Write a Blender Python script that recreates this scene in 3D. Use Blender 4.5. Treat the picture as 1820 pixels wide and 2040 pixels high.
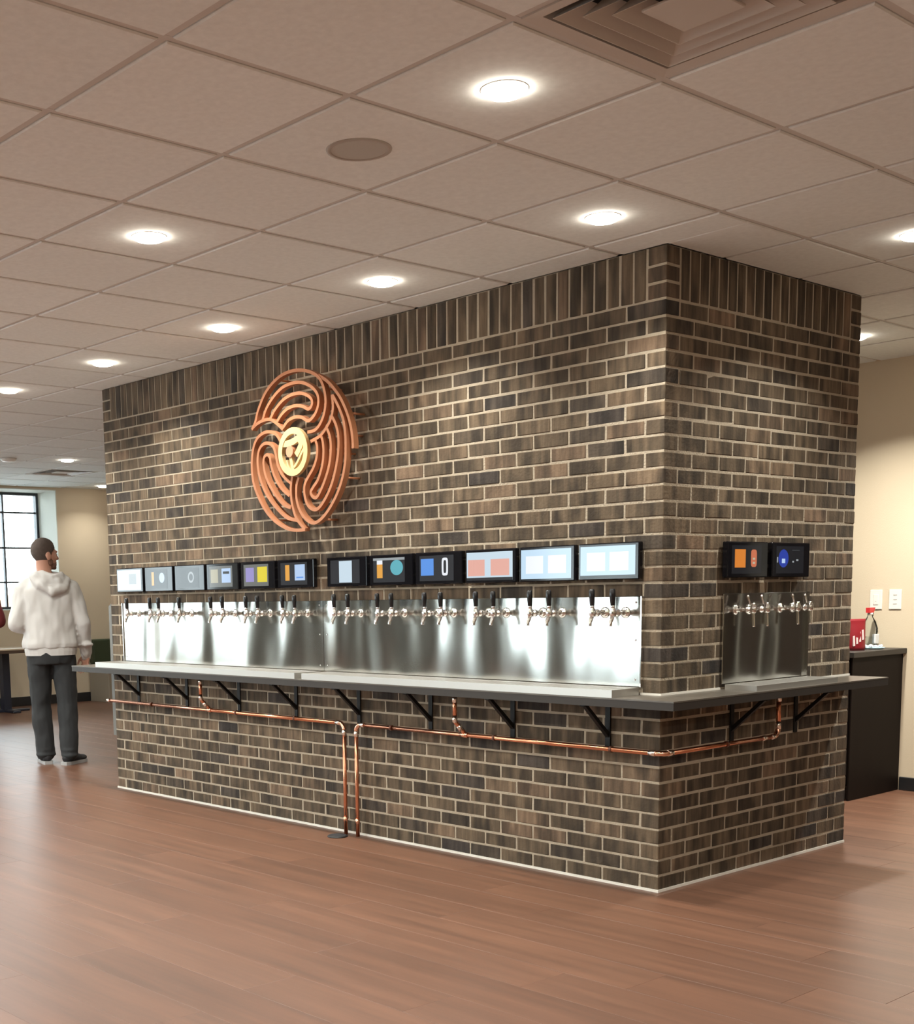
import bpy, bmesh, math, random
from mathutils import Vector, Matrix, noise as mnoise

random.seed(11)
PI = math.pi
scene = bpy.context.scene
for o in list(bpy.data.objects):
    bpy.data.objects.remove(o, do_unlink=True)
C = scene.collection


# ------------------------------------------------------------------ camera
CAM = Vector((3.23338, -4.55574, 1.30486))
RT = Vector((0.648502, 0.760977, -0.018967))
UP = Vector((-0.088594, 0.100201, 0.991015))
FW = Vector((-0.756040, 0.640994, -0.132398))
FPX, PX, PY = 2552.44, 666.84, 1524.65
cd = bpy.data.cameras.new('camera')
cam = bpy.data.objects.new('camera', cd)
C.objects.link(cam)
cam.matrix_world = Matrix(((RT.x, UP.x, -FW.x, CAM.x), (RT.y, UP.y, -FW.y, CAM.y),
                           (RT.z, UP.z, -FW.z, CAM.z), (0, 0, 0, 1)))
cd.sensor_fit = 'HORIZONTAL'
cd.sensor_width = 36.0
cd.lens = FPX / 1820 * 36.0
cd.shift_x = (910 - PX) / 1820
cd.shift_y = (PY - 1020) / 1820
cd.clip_start = 0.05
cd.clip_end = 200
scene.camera = cam


def project(p):
    d = Vector(p) - CAM
    z = d.dot(FW)
    if z < 0.2:
        return None
    return PX + FPX * d.dot(RT) / z, PY - FPX * d.dot(UP) / z


def in_view(pts, m=20):
    pr = [project(p) for p in pts]
    pr = [q for q in pr if q]
    if not pr:
        return False
    return (max(q[0] for q in pr) > -m and min(q[0] for q in pr) < 1820 + m and
            max(q[1] for q in pr) > -m and min(q[1] for q in pr) < 2040 + m)


# ------------------------------------------------------------------ world, exposure
WORLD_STRENGTH = 8.5
LAMP_WATTS = 12.0
LAMP_WATTS_ADDED = 16.0
LAMP_COL = (1.0, 0.985, 0.90)
w = bpy.data.worlds.new('overcast_sky')
scene.world = w
w.use_nodes = True
bg = w.node_tree.nodes['Background']
bg.inputs[0].default_value = (0.84, 0.94, 1.0, 1)
bg.inputs[1].default_value = WORLD_STRENGTH
vs = scene.view_settings
vs.view_transform = 'Standard'
vs.look = 'None'
vs.gamma = 1.0
vs.exposure = 0.40
vs.use_curve_mapping = False


# ------------------------------------------------------------------ materials
def lin(r, g, b):
    def f(c):
        c /= 255.0
        return c / 12.92 if c <= 0.04045 else ((c + 0.055) / 1.055) ** 2.4
    return (f(r), f(g), f(b), 1.0)


MATS = {}


def mat(name, col, rough=0.6, metal=0.0, spec=0.5, emit=None, estr=0.0, noise=None, bump=None, coat=0.0):
    """Principled material; noise = (scale, amount, stretch) varies the colour, bump = (scale, strength)."""
    if name in MATS:
        return MATS[name]
    m = bpy.data.materials.new(name)
    m.use_nodes = True
    nt = m.node_tree
    b = nt.nodes['Principled BSDF']
    b.inputs['Base Color'].default_value = col if len(col) == 4 else (*col, 1)
    b.inputs['Roughness'].default_value = rough
    b.inputs['Metallic'].default_value = metal
    b.inputs['Specular IOR Level'].default_value = spec
    b.inputs['Coat Weight'].default_value = coat
    if emit:
        b.inputs['Emission Color'].default_value = emit if len(emit) == 4 else (*emit, 1)
        b.inputs['Emission Strength'].default_value = estr
    if noise or bump:
        tc = nt.nodes.new('ShaderNodeTexCoord')
    if noise:
        mp = nt.nodes.new('ShaderNodeMapping')
        mp.inputs['Scale'].default_value = noise[2] if len(noise) > 2 else (1, 1, 1)
        nz = nt.nodes.new('ShaderNodeTexNoise')
        nz.inputs['Scale'].default_value = noise[0]
        nz.inputs['Detail'].default_value = 2
        mx = nt.nodes.new('ShaderNodeMix')
        mx.data_type = 'RGBA'
        mx.blend_type = 'MULTIPLY'
        mx.inputs['Factor'].default_value = noise[1]
        mx.inputs[6].default_value = col if len(col) == 4 else (*col, 1)
        nt.links.new(tc.outputs['Object'], mp.inputs['Vector'])
        nt.links.new(mp.outputs['Vector'], nz.inputs['Vector'])
        nt.links.new(nz.outputs['Fac'], mx.inputs[7])
        nt.links.new(mx.outputs[2], b.inputs['Base Color'])
    if bump:
        n2 = nt.nodes.new('ShaderNodeTexNoise')
        n2.inputs['Scale'].default_value = bump[0]
        n2.inputs['Detail'].default_value = 2
        bp = nt.nodes.new('ShaderNodeBump')
        bp.inputs['Strength'].default_value = bump[1]
        bp.inputs['Distance'].default_value = 0.01
        nt.links.new(tc.outputs['Object'], n2.inputs['Vector'])
        nt.links.new(n2.outputs['Fac'], bp.inputs['Height'])
        nt.links.new(bp.outputs['Normal'], b.inputs['Normal'])
    MATS[name] = m
    return m


def varied(name, stops, island, grain, rough, streak=(0.55, 1.35), bumpv=(60, 0.25), spec=0.4, patch=None):
    """Material whose colour is picked per piece (object or mesh island) and streaked along `grain`."""
    m = bpy.data.materials.new(name)
    m.use_nodes = True
    nt = m.node_tree
    N, L = nt.nodes.new, nt.links.new
    b = nt.nodes['Principled BSDF']
    b.inputs['Roughness'].default_value = rough
    b.inputs['Specular IOR Level'].default_value = spec
    geo = N('ShaderNodeNewGeometry')
    if island:
        rnd = geo.outputs['Random Per Island']
    else:
        rnd = N('ShaderNodeObjectInfo').outputs['Random']
    cr = N('ShaderNodeValToRGB')
    el = cr.color_ramp.elements
    el[0].position, el[0].color = stops[0][0], (*stops[0][1], 1)
    el[1].position, el[1].color = stops[-1][0], (*stops[-1][1], 1)
    for p, c in stops[1:-1]:
        e = el.new(p)
        e.color = (*c, 1)
    L(rnd, cr.inputs['Fac'])
    vm = N('ShaderNodeVectorMath')
    vm.operation = 'MULTIPLY'
    vm.inputs[1].default_value = grain
    L(geo.outputs['Position'], vm.inputs[0])
    off = N('ShaderNodeVectorMath')
    off.operation = 'ADD'
    sc = N('ShaderNodeMath')
    sc.operation = 'MULTIPLY'
    sc.inputs[1].default_value = 173.0
    L(rnd, sc.inputs[0])
    L(vm.outputs[0], off.inputs[0])
    L(sc.outputs[0], off.inputs[1])
    nz = N('ShaderNodeTexNoise')
    nz.inputs['Scale'].default_value = 1.0
    nz.inputs['Detail'].default_value = 3
    nz.inputs['Roughness'].default_value = 0.6
    L(off.outputs[0], nz.inputs['Vector'])
    mr = N('ShaderNodeMapRange')
    mr.inputs['From Min'].default_value = 0.3
    mr.inputs['From Max'].default_value = 0.7
    mr.inputs['To Min'].default_value = streak[0]
    mr.inputs['To Max'].default_value = streak[1]
    L(nz.outputs['Fac'], mr.inputs['Value'])
    vs_ = N('ShaderNodeVectorMath')
    vs_.operation = 'SCALE'
    L(cr.outputs['Color'], vs_.inputs[0])
    if patch:                            # broad fired patches that darken part of a piece
        n3 = N('ShaderNodeTexNoise')
        n3.inputs['Scale'].default_value = patch[0]
        n3.inputs['Detail'].default_value = 1.5
        of3 = N('ShaderNodeVectorMath')
        of3.operation = 'ADD'
        st3 = N('ShaderNodeVectorMath')
        st3.operation = 'MULTIPLY'
        st3.inputs[1].default_value = (1, 1, 0.3)
        L(geo.outputs['Position'], st3.inputs[0])
        L(st3.outputs[0], of3.inputs[0])
        L(sc.outputs[0], of3.inputs[1])
        L(of3.outputs[0], n3.inputs['Vector'])
        m3 = N('ShaderNodeMapRange')
        m3.inputs['From Min'].default_value = 0.38
        m3.inputs['From Max'].default_value = 0.56
        m3.inputs['To Min'].default_value = patch[1]
        m3.inputs['To Max'].default_value = patch[2]
        L(n3.outputs['Fac'], m3.inputs['Value'])
        mm = N('ShaderNodeMath')
        mm.operation = 'MULTIPLY'
        L(mr.outputs['Result'], mm.inputs[0])
        L(m3.outputs['Result'], mm.inputs[1])
        L(mm.outputs[0], vs_.inputs['Scale'])
    else:
        L(mr.outputs['Result'], vs_.inputs['Scale'])
    L(vs_.outputs[0], b.inputs['Base Color'])
    n2 = N('ShaderNodeTexNoise')
    n2.inputs['Scale'].default_value = bumpv[0]
    n2.inputs['Detail'].default_value = 2
    L(geo.outputs['Position'], n2.inputs['Vector'])
    bp = N('ShaderNodeBump')
    bp.inputs['Strength'].default_value = bumpv[1]
    bp.inputs['Distance'].default_value = 0.004
    L(n2.outputs['Fac'], bp.inputs['Height'])
    L(bp.outputs['Normal'], b.inputs['Normal'])
    MATS[name] = m
    return m


BRICK = [(0.0, (0.048, 0.038, 0.032)), (0.05, (0.056, 0.043, 0.032)), (0.14, (0.080, 0.058, 0.037)),
         (0.6, (0.100, 0.072, 0.045)), (0.85, (0.120, 0.085, 0.053)), (1.0, (0.155, 0.103, 0.066))]
brick_mat = varied('brick_fired_clay', BRICK, False, (30, 30, 3.0), 0.85, (0.55, 1.5), (70, 0.5), 0.4, (13.0, 0.52, 1.15))
brick_stuff = varied('brick_fired_clay_joined', BRICK, True, (30, 30, 3.0), 0.85, (0.55, 1.5), (70, 0.5), 0.4, (13.0, 0.52, 1.15))
WOOD = [(0.0, (0.116, 0.051, 0.028)), (0.5, (0.126, 0.056, 0.031)), (1.0, (0.137, 0.062, 0.035))]
plank_mat = varied('plank_oak', WOOD, False, (1.1, 16, 1), 0.40, (0.76, 1.22), (30, 0.04), 0.85)
plank_stuff = varied('plank_oak_joined', WOOD, True, (1.1, 16, 1), 0.40, (0.76, 1.22), (30, 0.04), 0.85)
TILE = [(0.0, (0.82, 0.855, 0.84)), (1.0, (0.86, 0.895, 0.88))]
tile_mat = varied('ceiling_tile_mineral', TILE, False, (40, 40, 40), 0.9, (0.96, 1.04), (400, 0.05), 0.2)
tile_stuff = varied('ceiling_tile_mineral_joined', TILE, True, (40, 40, 40), 0.9, (0.96, 1.04), (400, 0.05), 0.2)

mortar = mat('mortar', (0.46, 0.39, 0.295), 0.95, noise=(14, 0.25), bump=(120, 0.5))
caulk = mat('white_caulk', (0.78, 0.75, 0.68), 0.6)
tee_mat = mat('ceiling_tee_paint', (0.62, 0.60, 0.57), 0.6)
paint = mat('beige_wall_paint', (0.66, 0.55, 0.40), 0.75, noise=(3, 0.08), bump=(180, 0.08))
paint_pale = mat('pale_reveal_paint', (0.66, 0.67, 0.60), 0.7)
black_trim = mat('black_baseboard', (0.012, 0.012, 0.013), 0.45)
subfloor = mat('plank_seam_filler', (0.33, 0.19, 0.12), 0.6)
chrome = mat('chrome', (0.80, 0.79, 0.77), 0.08, 1.0)
black_plastic = mat('black_plastic', (0.008, 0.008, 0.009), 0.25)
black_gloss = mat('black_glass_bezel', (0.006, 0.006, 0.008), 0.07, spec=0.35)
black_iron = mat('black_bracket_paint', (0.006, 0.006, 0.006), 0.5, spec=0.25)
copper = mat('copper_pipe_metal', (0.72, 0.31, 0.18), 0.22, 1.0)
copper_fit = mat('copper_fitting_metal', (0.80, 0.42, 0.28), 0.2, 1.0)
solder = mat('solder_bright', (0.85, 0.74, 0.66), 0.2, 1.0)
sculpt_copper = mat('sculpture_copper_paint', (0.56, 0.235, 0.115), 0.38, 0.35, noise=(9, 0.3))
sculpt_gold = mat('sculpture_brass_paint', (0.70, 0.51, 0.25), 0.4, 0.3)
counter_mat = mat('counter_laminate', (0.125, 0.108, 0.088), 0.32, noise=(18, 0.45, (1, 6, 1)))
counter_edge = mat('counter_edge_band', (0.034, 0.029, 0.025), 0.5, spec=0.3)
cab_mat = mat('espresso_cabinet', (0.010, 0.006, 0.0045), 0.6, spec=0.12, noise=(10, 0.3, (1, 1, 0.1)))
white_plastic = mat('white_switch_plastic', (0.80, 0.76, 0.70), 0.4)
slot_grey = mat('switch_slot_grey', (0.45, 0.43, 0.40), 0.5)
vent_mat = mat('vent_enamel', (0.62, 0.58, 0.53), 0.5)
vent_dark = mat('vent_duct_dark', (0.03, 0.03, 0.035), 0.8)
grille_mat = mat('speaker_grille', (0.52, 0.50, 0.45), 0.7, bump=(500, 0.3))
trim_white = mat('downlight_trim', (0.82, 0.80, 0.76), 0.4)
lens_mat = mat('downlight_lens', (0.9, 0.9, 0.9), 0.4, emit=(1.0, 0.90, 0.76), estr=40.0)
frame_dark = mat('window_frame_bronze', (0.05, 0.055, 0.065), 0.4, 0.2)
table_top_mat = mat('tan_table_laminate', (0.52, 0.42, 0.31), 0.4)
table_edge_mat = mat('table_edge_walnut', (0.07, 0.042, 0.027), 0.4)
navy = mat('table_leg_enamel', (0.012, 0.016, 0.03), 0.4)
green_vinyl = mat('green_vinyl', (0.035, 0.05, 0.022), 0.5)
base_beige = mat('bench_base_laminate', (0.30, 0.25, 0.19), 0.5)
grey_panel = mat('grey_metal_panel', (0.15, 0.145, 0.13), 0.5, 0.3)
ground_mat = mat('pavement_outside', (0.55, 0.56, 0.57), 0.9, noise=(0.6, 0.3))


def steel_material():
    m = bpy.data.materials.new('brushed_stainless_steel')
    m.use_nodes = True
    nt = m.node_tree
    N, L = nt.nodes.new, nt.links.new
    b = nt.nodes['Principled BSDF']
    b.inputs['Base Color'].default_value = (0.47, 0.465, 0.435, 1)
    b.inputs['Metallic'].default_value = 1.0
    b.inputs['Roughness'].default_value = 0.16
    geo = N('ShaderNodeNewGeometry')
    mp = N('ShaderNodeMapping')
    mp.inputs['Scale'].default_value = (3.0, 3.0, 0.9)
    mp.inputs['Rotation'].default_value = (0.35, 0.42, 0)
    nz = N('ShaderNodeTexNoise')
    nz.inputs['Scale'].default_value = 1.0
    nz.inputs['Detail'].default_value = 1.0
    L(geo.outputs['Position'], mp.inputs['Vector'])
    L(mp.outputs['Vector'], nz.inputs['Vector'])
    b1 = N('ShaderNodeBump')
    b1.inputs['Strength'].default_value = 0.75
    b1.inputs['Distance'].default_value = 0.05
    L(nz.outputs['Fac'], b1.inputs['Height'])
    mp2 = N('ShaderNodeMapping')
    mp2.inputs['Scale'].default_value = (6, 6, 900)
    n2 = N('ShaderNodeTexNoise')
    n2.inputs['Scale'].default_value = 1.0
    n2.inputs['Detail'].default_value = 2
    L(geo.outputs['Position'], mp2.inputs['Vector'])
    L(mp2.outputs['Vector'], n2.inputs['Vector'])
    b2 = N('ShaderNodeBump')
    b2.inputs['Strength'].default_value = 0.012
    b2.inputs['Distance'].default_value = 0.002
    L(n2.outputs['Fac'], b2.inputs['Height'])
    L(b1.outputs['Normal'], b2.inputs['Normal'])
    L(b2.outputs['Normal'], b.inputs['Normal'])
    MATS['steel'] = m
    return m


steel = steel_material()
tray_steel = mat('satin_tray_steel', (0.56, 0.545, 0.51), 0.40, 0.85)


def glass_material(name, tint=(1, 1, 1), ior=1.45):
    m = bpy.data.materials.new(name)
    m.use_nodes = True
    nt = m.node_tree
    nt.nodes.clear()
    N, L = nt.nodes.new, nt.links.new
    out = N('ShaderNodeOutputMaterial')
    tr = N('ShaderNodeBsdfTransparent')
    tr.inputs[0].default_value = (*tint, 1)
    gl = N('ShaderNodeBsdfGlossy')
    gl.inputs['Roughness'].default_value = 0.02
    fr = N('ShaderNodeFresnel')
    fr.inputs['IOR'].default_value = ior
    mx = N('ShaderNodeMixShader')
    L(fr.outputs[0], mx.inputs[0])
    L(tr.outputs[0], mx.inputs[1])
    L(gl.outputs[0], mx.inputs[2])
    L(mx.outputs[0], out.inputs['Surface'])
    return m


glass = glass_material('window_glass', (0.96, 0.98, 0.97))
clear_pet = glass_material('clear_bottle_plastic', (0.95, 0.97, 0.97), 1.3)


# ------------------------------------------------------------------ mesh helpers
def box(bm, x0, x1, y0, y1, z0, z1, mi=0):
    v = [bm.verts.new(p) for p in ((x0, y0, z0), (x1, y0, z0), (x1, y1, z0), (x0, y1, z0),
                                   (x0, y0, z1), (x1, y0, z1), (x1, y1, z1), (x0, y1, z1))]
    fs = []
    for idx in ((0, 3, 2, 1), (4, 5, 6, 7), (0, 1, 5, 4), (1, 2, 6, 5), (2, 3, 7, 6), (3, 0, 4, 7)):
        f = bm.faces.new([v[i] for i in idx])
        f.material_index = mi
        fs.append(f)
    return v


def bbox_bm(x0, x1, y0, y1, z0, z1, bev=0.0, seg=1):
    bm = bmesh.new()
    box(bm, x0, x1, y0, y1, z0, z1)
    if bev:
        bmesh.ops.bevel(bm, geom=bm.edges[:], offset=bev, segments=seg, affect='EDGES', profile=0.5)
    return bm


def frame_at(t):
    t = t.normalized()
    a = Vector((0, 0, 1)) if abs(t.z) < 0.9 else Vector((1, 0, 0))
    n = t.cross(a).normalized()
    return n, t.cross(n).normalized()


def tube(bm, pts, r, seg=10, caps=True):
    """Round tube along pts; r is a number or a list with one radius per point."""
    pts = [Vector(p) for p in pts]
    rs = r if isinstance(r, (list, tuple)) else [r] * len(pts)
    n = None
    rings = []
    for i, p in enumerate(pts):
        t = (pts[min(i + 1, len(pts) - 1)] - pts[max(i - 1, 0)]).normalized()
        if n is None:
            n, _ = frame_at(t)
        else:
            n = (n - t * n.dot(t)).normalized()
        b = t.cross(n)
        rings.append([bm.verts.new(p + (n * math.cos(2 * PI * k / seg) + b * math.sin(2 * PI * k / seg)) * rs[i])
                      for k in range(seg)])
    for a, c in zip(rings, rings[1:]):
        for k in range(seg):
            f = bm.faces.new((a[k], a[(k + 1) % seg], c[(k + 1) % seg], c[k]))
            f.smooth = True
    if caps:
        bm.faces.new(rings[0][::-1])
        bm.faces.new(rings[-1])


def lathe(bm, prof, axis_o=(0, 0, 0), axis=(0, 0, 1), seg=24, smooth=True):
    """Revolve (radius, height) pairs about an axis."""
    o, t = Vector(axis_o), Vector(axis).normalized()
    n, b = frame_at(t)
    rings = []
    for r, h in prof:
        if r < 1e-6:
            rings.append([bm.verts.new(o + t * h)])
        else:
            rings.append([bm.verts.new(o + t * h + (n * math.cos(2 * PI * k / seg) + b * math.sin(2 * PI * k / seg)) * r)
                          for k in range(seg)])
    for a, c in zip(rings, rings[1:]):
        for k in range(seg):
            k2 = (k + 1) % seg
            if len(a) == 1 and len(c) == 1:
                continue
            if len(a) == 1:
                f = bm.faces.new((a[0], c[k2], c[k]))
            elif len(c) == 1:
                f = bm.faces.new((a[k], a[k2], c[0]))
            else:
                f = bm.faces.new((a[k], a[k2], c[k2], c[k]))
            f.smooth = smooth


def prism(bm, poly, lift):
    """Extrude a 3-D polygon by the vector lift."""
    a = [bm.verts.new(p) for p in poly]
    c = [bm.verts.new(Vector(p) + Vector(lift)) for p in poly]
    bm.faces.new(a)
    bm.faces.new(c[::-1])
    n = len(a)
    for k in range(n):
        bm.faces.new((a[k], c[k], c[(k + 1) % n], a[(k + 1) % n]))


def finish(bm, name, mats):
    bmesh.ops.recalc_face_normals(bm, faces=bm.faces[:])
    me = bpy.data.meshes.new(name)
    bm.to_mesh(me)
    bm.free()
    for m in (mats if isinstance(mats, (list, tuple)) else [mats]):
        me.materials.append(m)
    return me


def obj(name, bm, mats, parent=None, loc=None):
    me = bm if isinstance(bm, bpy.types.Mesh) else finish(bm, name, mats)
    o = bpy.data.objects.new(name, me)
    C.objects.link(o)
    if parent is not None:
        o.parent = parent
    if loc is not None:
        o.location = loc
    return o


def tag(o, label=None, cat=None, group=None, kind=None):
    if label:
        o['label'] = label
    if cat:
        o['category'] = cat
    if group:
        o['group'] = group
    if kind:
        o['kind'] = kind
    return o


def thing(name, label, cat, loc=(0, 0, 0), rz=0.0, group=None):
    o = bpy.data.objects.new(name, None)
    o.empty_display_size = 0.05
    C.objects.link(o)
    o.location = loc
    o.rotation_euler = (0, 0, rz)
    return tag(o, label, cat, group)


def copy_tree(o, parent=None, skip_lights=False):
    c = o.copy()
    C.objects.link(c)
    c.parent = parent
    for ch in o.children:
        if not (skip_lights and ch.type == 'LIGHT'):
            copy_tree(ch, c, skip_lights)
    return c


def struct(name, bm, mats, label=None):
    return tag(obj(name, bm, mats), label, None, None, 'structure')


def spline(pts, n=6):
    """Catmull-Rom resampling of 2-D or 3-D points."""
    P = [Vector(p) for p in pts]
    out = []
    for i in range(len(P) - 1):
        a, b, c, d = P[max(i - 1, 0)], P[i], P[i + 1], P[min(i + 2, len(P) - 1)]
        for k in range(n):
            t = k / n
            out.append(0.5 * ((2 * b) + (c - a) * t + (2 * a - 5 * b + 4 * c - d) * t * t + (3 * b - a - 3 * c + d) * t ** 3))
    out.append(P[-1])
    return out


# ------------------------------------------------------------------ dimensions of the place
H = 0.0675            # brick course
B = 0.2032            # brick stretcher plus joint
ZC = 0.852            # countertop surface
ZU = 0.855            # first upper brick bed
ZTOP = 2.684
XL = -22 * B          # left end of the brick block
YD = 1.582            # depth of the block
XFAR, XSIDE = -11.4, 6.6
YREAR, YRIGHT, YBACK = -9.0, 3.41, 5.6
XRET = -3.6
ZCEIL = 2.691
T = 0.6096
GX, GY = 0.9886, -1.4253     # one crossing of the ceiling grid


# ------------------------------------------------------------------ floor
fl = struct('floor', bbox_bm(XFAR - 0.6, XSIDE + 0.3, YREAR - 0.5, YBACK + 0.3, -0.12, -0.0035), subfloor)
PW, PL = 0.2286, 1.52
known = {0: 0.963, 2: 1.158, 3: 0.735, 4: 0.480}
planks = []
r0 = int(math.floor((-0.29 - YBACK) / PW))
r1 = int(math.ceil((-0.29 - YREAR) / PW))
prev = 0.0
for r in range(r0, r1):
    y1 = -0.29 - PW * r
    y0 = y1 - PW
    if r in known:
        x = known[r]
    else:
        x = (prev + random.uniform(0.4, 1.1)) % PL
    prev = x
    while x > XFAR:
        x -= PL
    while x < XSIDE:
        if not (XL < x and x + PL < 0 and y0 > 0 and y1 < YD):
            planks.append((max(x, XFAR), min(x + PL, XSIDE), max(y0, YREAR), min(y1, YBACK)))
        x += PL


def plank_verts(bm, x0, x1, y0, y1):
    g, c = 0.0004, 0.0007
    x0, x1, y0, y1 = x0 + g, x1 - g, y0 + g, y1 - g
    a = [bm.verts.new(p) for p in ((x0, y0, -0.0035), (x1, y0, -0.0035), (x1, y1, -0.0035), (x0, y1, -0.0035))]
    d = [bm.verts.new(p) for p in ((x0, y0, -c), (x1, y0, -c), (x1, y1, -c), (x0, y1, -c))]
    e = [bm.verts.new(p) for p in ((x0 + c, y0 + c, 0), (x1 - c, y0 + c, 0), (x1 - c, y1 - c, 0), (x0 + c, y1 - c, 0))]
    for k in range(4):
        k2 = (k + 1) % 4
        bm.faces.new((a[k], a[k2], d[k2], d[k]))
        bm.faces.new((d[k], d[k2], e[k2], e[k]))
    bm.faces.new(e)


def plank_key(q):
    x0, x1, y0, y1 = q
    vis = in_view([(x0 + (x1 - x0) * k / 4, y, 0) for k in range(5) for y in (y0, y1)], 0)
    hidden = (-4.4 < (x0 + x1) / 2 < 0.2 and y0 > 1.0) or (y0 > 1.7 and x0 > -9.5 and x1 < -1.6)
    dd = math.hypot((x0 + x1) / 2 - CAM.x, (y0 + y1) / 2 - CAM.y)
    return dd + (0 if vis and not hidden else 1000)


planks.sort(key=plank_key)
cache = {}
for q in planks[:300]:
    x0, x1, y0, y1 = q
    key = (round(x1 - x0, 3), round(y1 - y0, 3))
    if key not in cache:
        bm = bmesh.new()
        plank_verts(bm, -key[0] / 2, key[0] / 2, -key[1] / 2, key[1] / 2)
        cache[key] = finish(bm, 'plank', plank_mat)
    obj('plank', cache[key], None, fl, ((x0 + x1) / 2, (y0 + y1) / 2, 0))
bm = bmesh.new()
for q in planks[300:]:
    plank_verts(bm, *q)
tag(obj('plank_field', bm, plank_stuff, fl), kind='stuff')

# ------------------------------------------------------------------ ceiling
ce = struct('ceiling', bbox_bm(XFAR - 0.6, XSIDE + 0.3, YREAR - 0.5, YBACK + 0.3, ZCEIL + 0.13, ZCEIL + 0.22), tile_stuff)
xl = [GX - T * i for i in range(-10, 22)]
yl = [GY + T * j for j in range(-13, 13)]
xl = [x for x in xl if XFAR < x < XSIDE]
yl = [y for y in yl if YREAR < y < YBACK]
for x in xl:
    if XL < x < 0:
        for a, b_ in ((YREAR, -0.002), (YD + 0.002, YBACK)):
            obj('ceiling_tee', bbox_bm(x - 0.012, x + 0.012, a, b_, ZCEIL, ZCEIL + 0.02), tee_mat, ce)
    else:
        obj('ceiling_tee', bbox_bm(x - 0.012, x + 0.012, YREAR, YBACK, ZCEIL, ZCEIL + 0.02), tee_mat, ce)
for y in yl:
    if 0 < y < YD:
        for a, b_ in ((XFAR, XL - 0.002), (0.002, XSIDE)):
            obj('ceiling_tee', bbox_bm(a, b_, y - 0.012, y + 0.012, ZCEIL + 0.0005, ZCEIL + 0.0195), tee_mat, ce)
    else:
        obj('ceiling_tee', bbox_bm(XFAR, XSIDE, y - 0.012, y + 0.012, ZCEIL + 0.0005, ZCEIL + 0.0195), tee_mat, ce)


def tile_bm(bm, x0, x1, y0, y1):
    g, zt, zb = 0.0135, ZCEIL + 0.010, ZCEIL - 0.006
    c = 0.004
    pts = [(x0 + g, y0 + g), (x1 - g, y0 + g), (x1 - g, y1 - g), (x0 + g, y1 - g)]
    ins = [(x0 + g + c, y0 + g + c), (x1 - g - c, y0 + g + c), (x1 - g - c, y1 - g - c), (x0 + g + c, y1 - g - c)]
    a = [bm.verts.new((*p, zt)) for p in pts]
    d = [bm.verts.new((*p, zb + c)) for p in pts]
    e = [bm.verts.new((*p, zb)) for p in ins]
    for k in range(4):
        k2 = (k + 1) % 4
        bm.faces.new((a[k], a[k2], d[k2], d[k]))
        bm.faces.new((d[k], d[k2], e[k2], e[k]))
    bm.faces.new(e)
    bm.faces.new(a[::-1])


VENTS = {(-1, 0), (17, 7)}       # grid cells that hold an air diffuser instead of a tile
cells = []
xs = [XFAR] + sorted(xl) + [XSIDE]
ys = [YREAR] + sorted(yl) + [YBACK]
for xa, xb in zip(xs, xs[1:]):
    for ya, yb in zip(ys, ys[1:]):
        ic = round((GX - T / 2 - (xa + xb) / 2) / T) if xb - xa > 0.5 else None
        jc = round(((ya + yb) / 2 - (GY - T / 2)) / T) if yb - ya > 0.5 else None
        if (ic, jc) in VENTS:
            continue
        # tiles cut where they meet the brick block
        g = 0.0125
        if xb > XL and xa < 0 and yb > 0 and ya < YD:
            pieces = []
            if ya < 0:
                pieces.append((xa, xb, ya, g))
            if yb > YD:
                pieces.append((xa, xb, YD - g, yb))
            if xb > 0:
                pieces.append((-g, xb, max(ya, 0.0 if ya >= 0 else -g), min(yb, YD + g if yb > YD else yb)))
            if xa < XL:
                pieces.append((xa, XL + g, max(ya, 0.0 if ya >= 0 else -g), min(yb, YD + g if yb > YD else yb)))
        else:
            pieces = [(xa, xb, ya, yb)]
        for x0, x1, y0, y1 in pieces:
            if x1 - x0 > 0.035 and y1 - y0 > 0.035:
                cells.append((x0, x1, y0, y1))


def tile_key(q):
    x0, x1, y0, y1 = q
    vis = in_view([(x, y, ZCEIL) for x in (x0, x1) for y in (y0, y1)], 0)
    hid = (y0 > 1.6 and x1 < -1.2 and x0 > -4.5) or (y0 > 2.2 and -9.0 < x0 < -4)
    return math.hypot((x0 + x1) / 2 - CAM.x, (y0 + y1) / 2 - CAM.y) + (0 if vis and not hid else 1000)


cells.sort(key=tile_key)
for q in cells[:300]:
    x0, x1, y0, y1 = q
    bm = bmesh.new()
    cx, cy = (x0 + x1) / 2, (y0 + y1) / 2
    tile_bm(bm, x0 - cx, x1 - cx, y0 - cy, y1 - cy)
    obj('ceiling_tile', bm, tile_mat, ce, (cx, cy, 0))
bm = bmesh.new()
for q in cells[300:]:
    tile_bm(bm, *q)
tag(obj('ceiling_tile_field', bm, tile_stuff, ce), kind='stuff')


# ------------------------------------------------------------------ room walls, windows, baseboards
def wall_with_openings(axis, c0, c1, a0, a1, z0, z1, opens):
    """Slab between c0 and c1 on `axis` (0: normal along x, 1: along y) spanning a0..a1, with openings (s0,s1,z0,z1)."""
    bm = bmesh.new()
    A = sorted({a0, a1, *[o[0] for o in opens], *[o[1] for o in opens]})
    Zs = sorted({z0, z1, *[o[2] for o in opens], *[o[3] for o in opens]})
    for p, q in zip(A, A[1:]):
        for s, t in zip(Zs, Zs[1:]):
            m, n = (p + q) / 2, (s + t) / 2
            if any(o[0] < m < o[1] and o[2] < n < o[3] for o in opens):
                continue
            if axis == 0:
                box(bm, c0, c1, p, q, s, t)
            else:
                box(bm, p, q, c0, c1, s, t)
    bmesh.ops.remove_doubles(bm, verts=bm.verts[:], dist=1e-5)
    return bm


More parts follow.
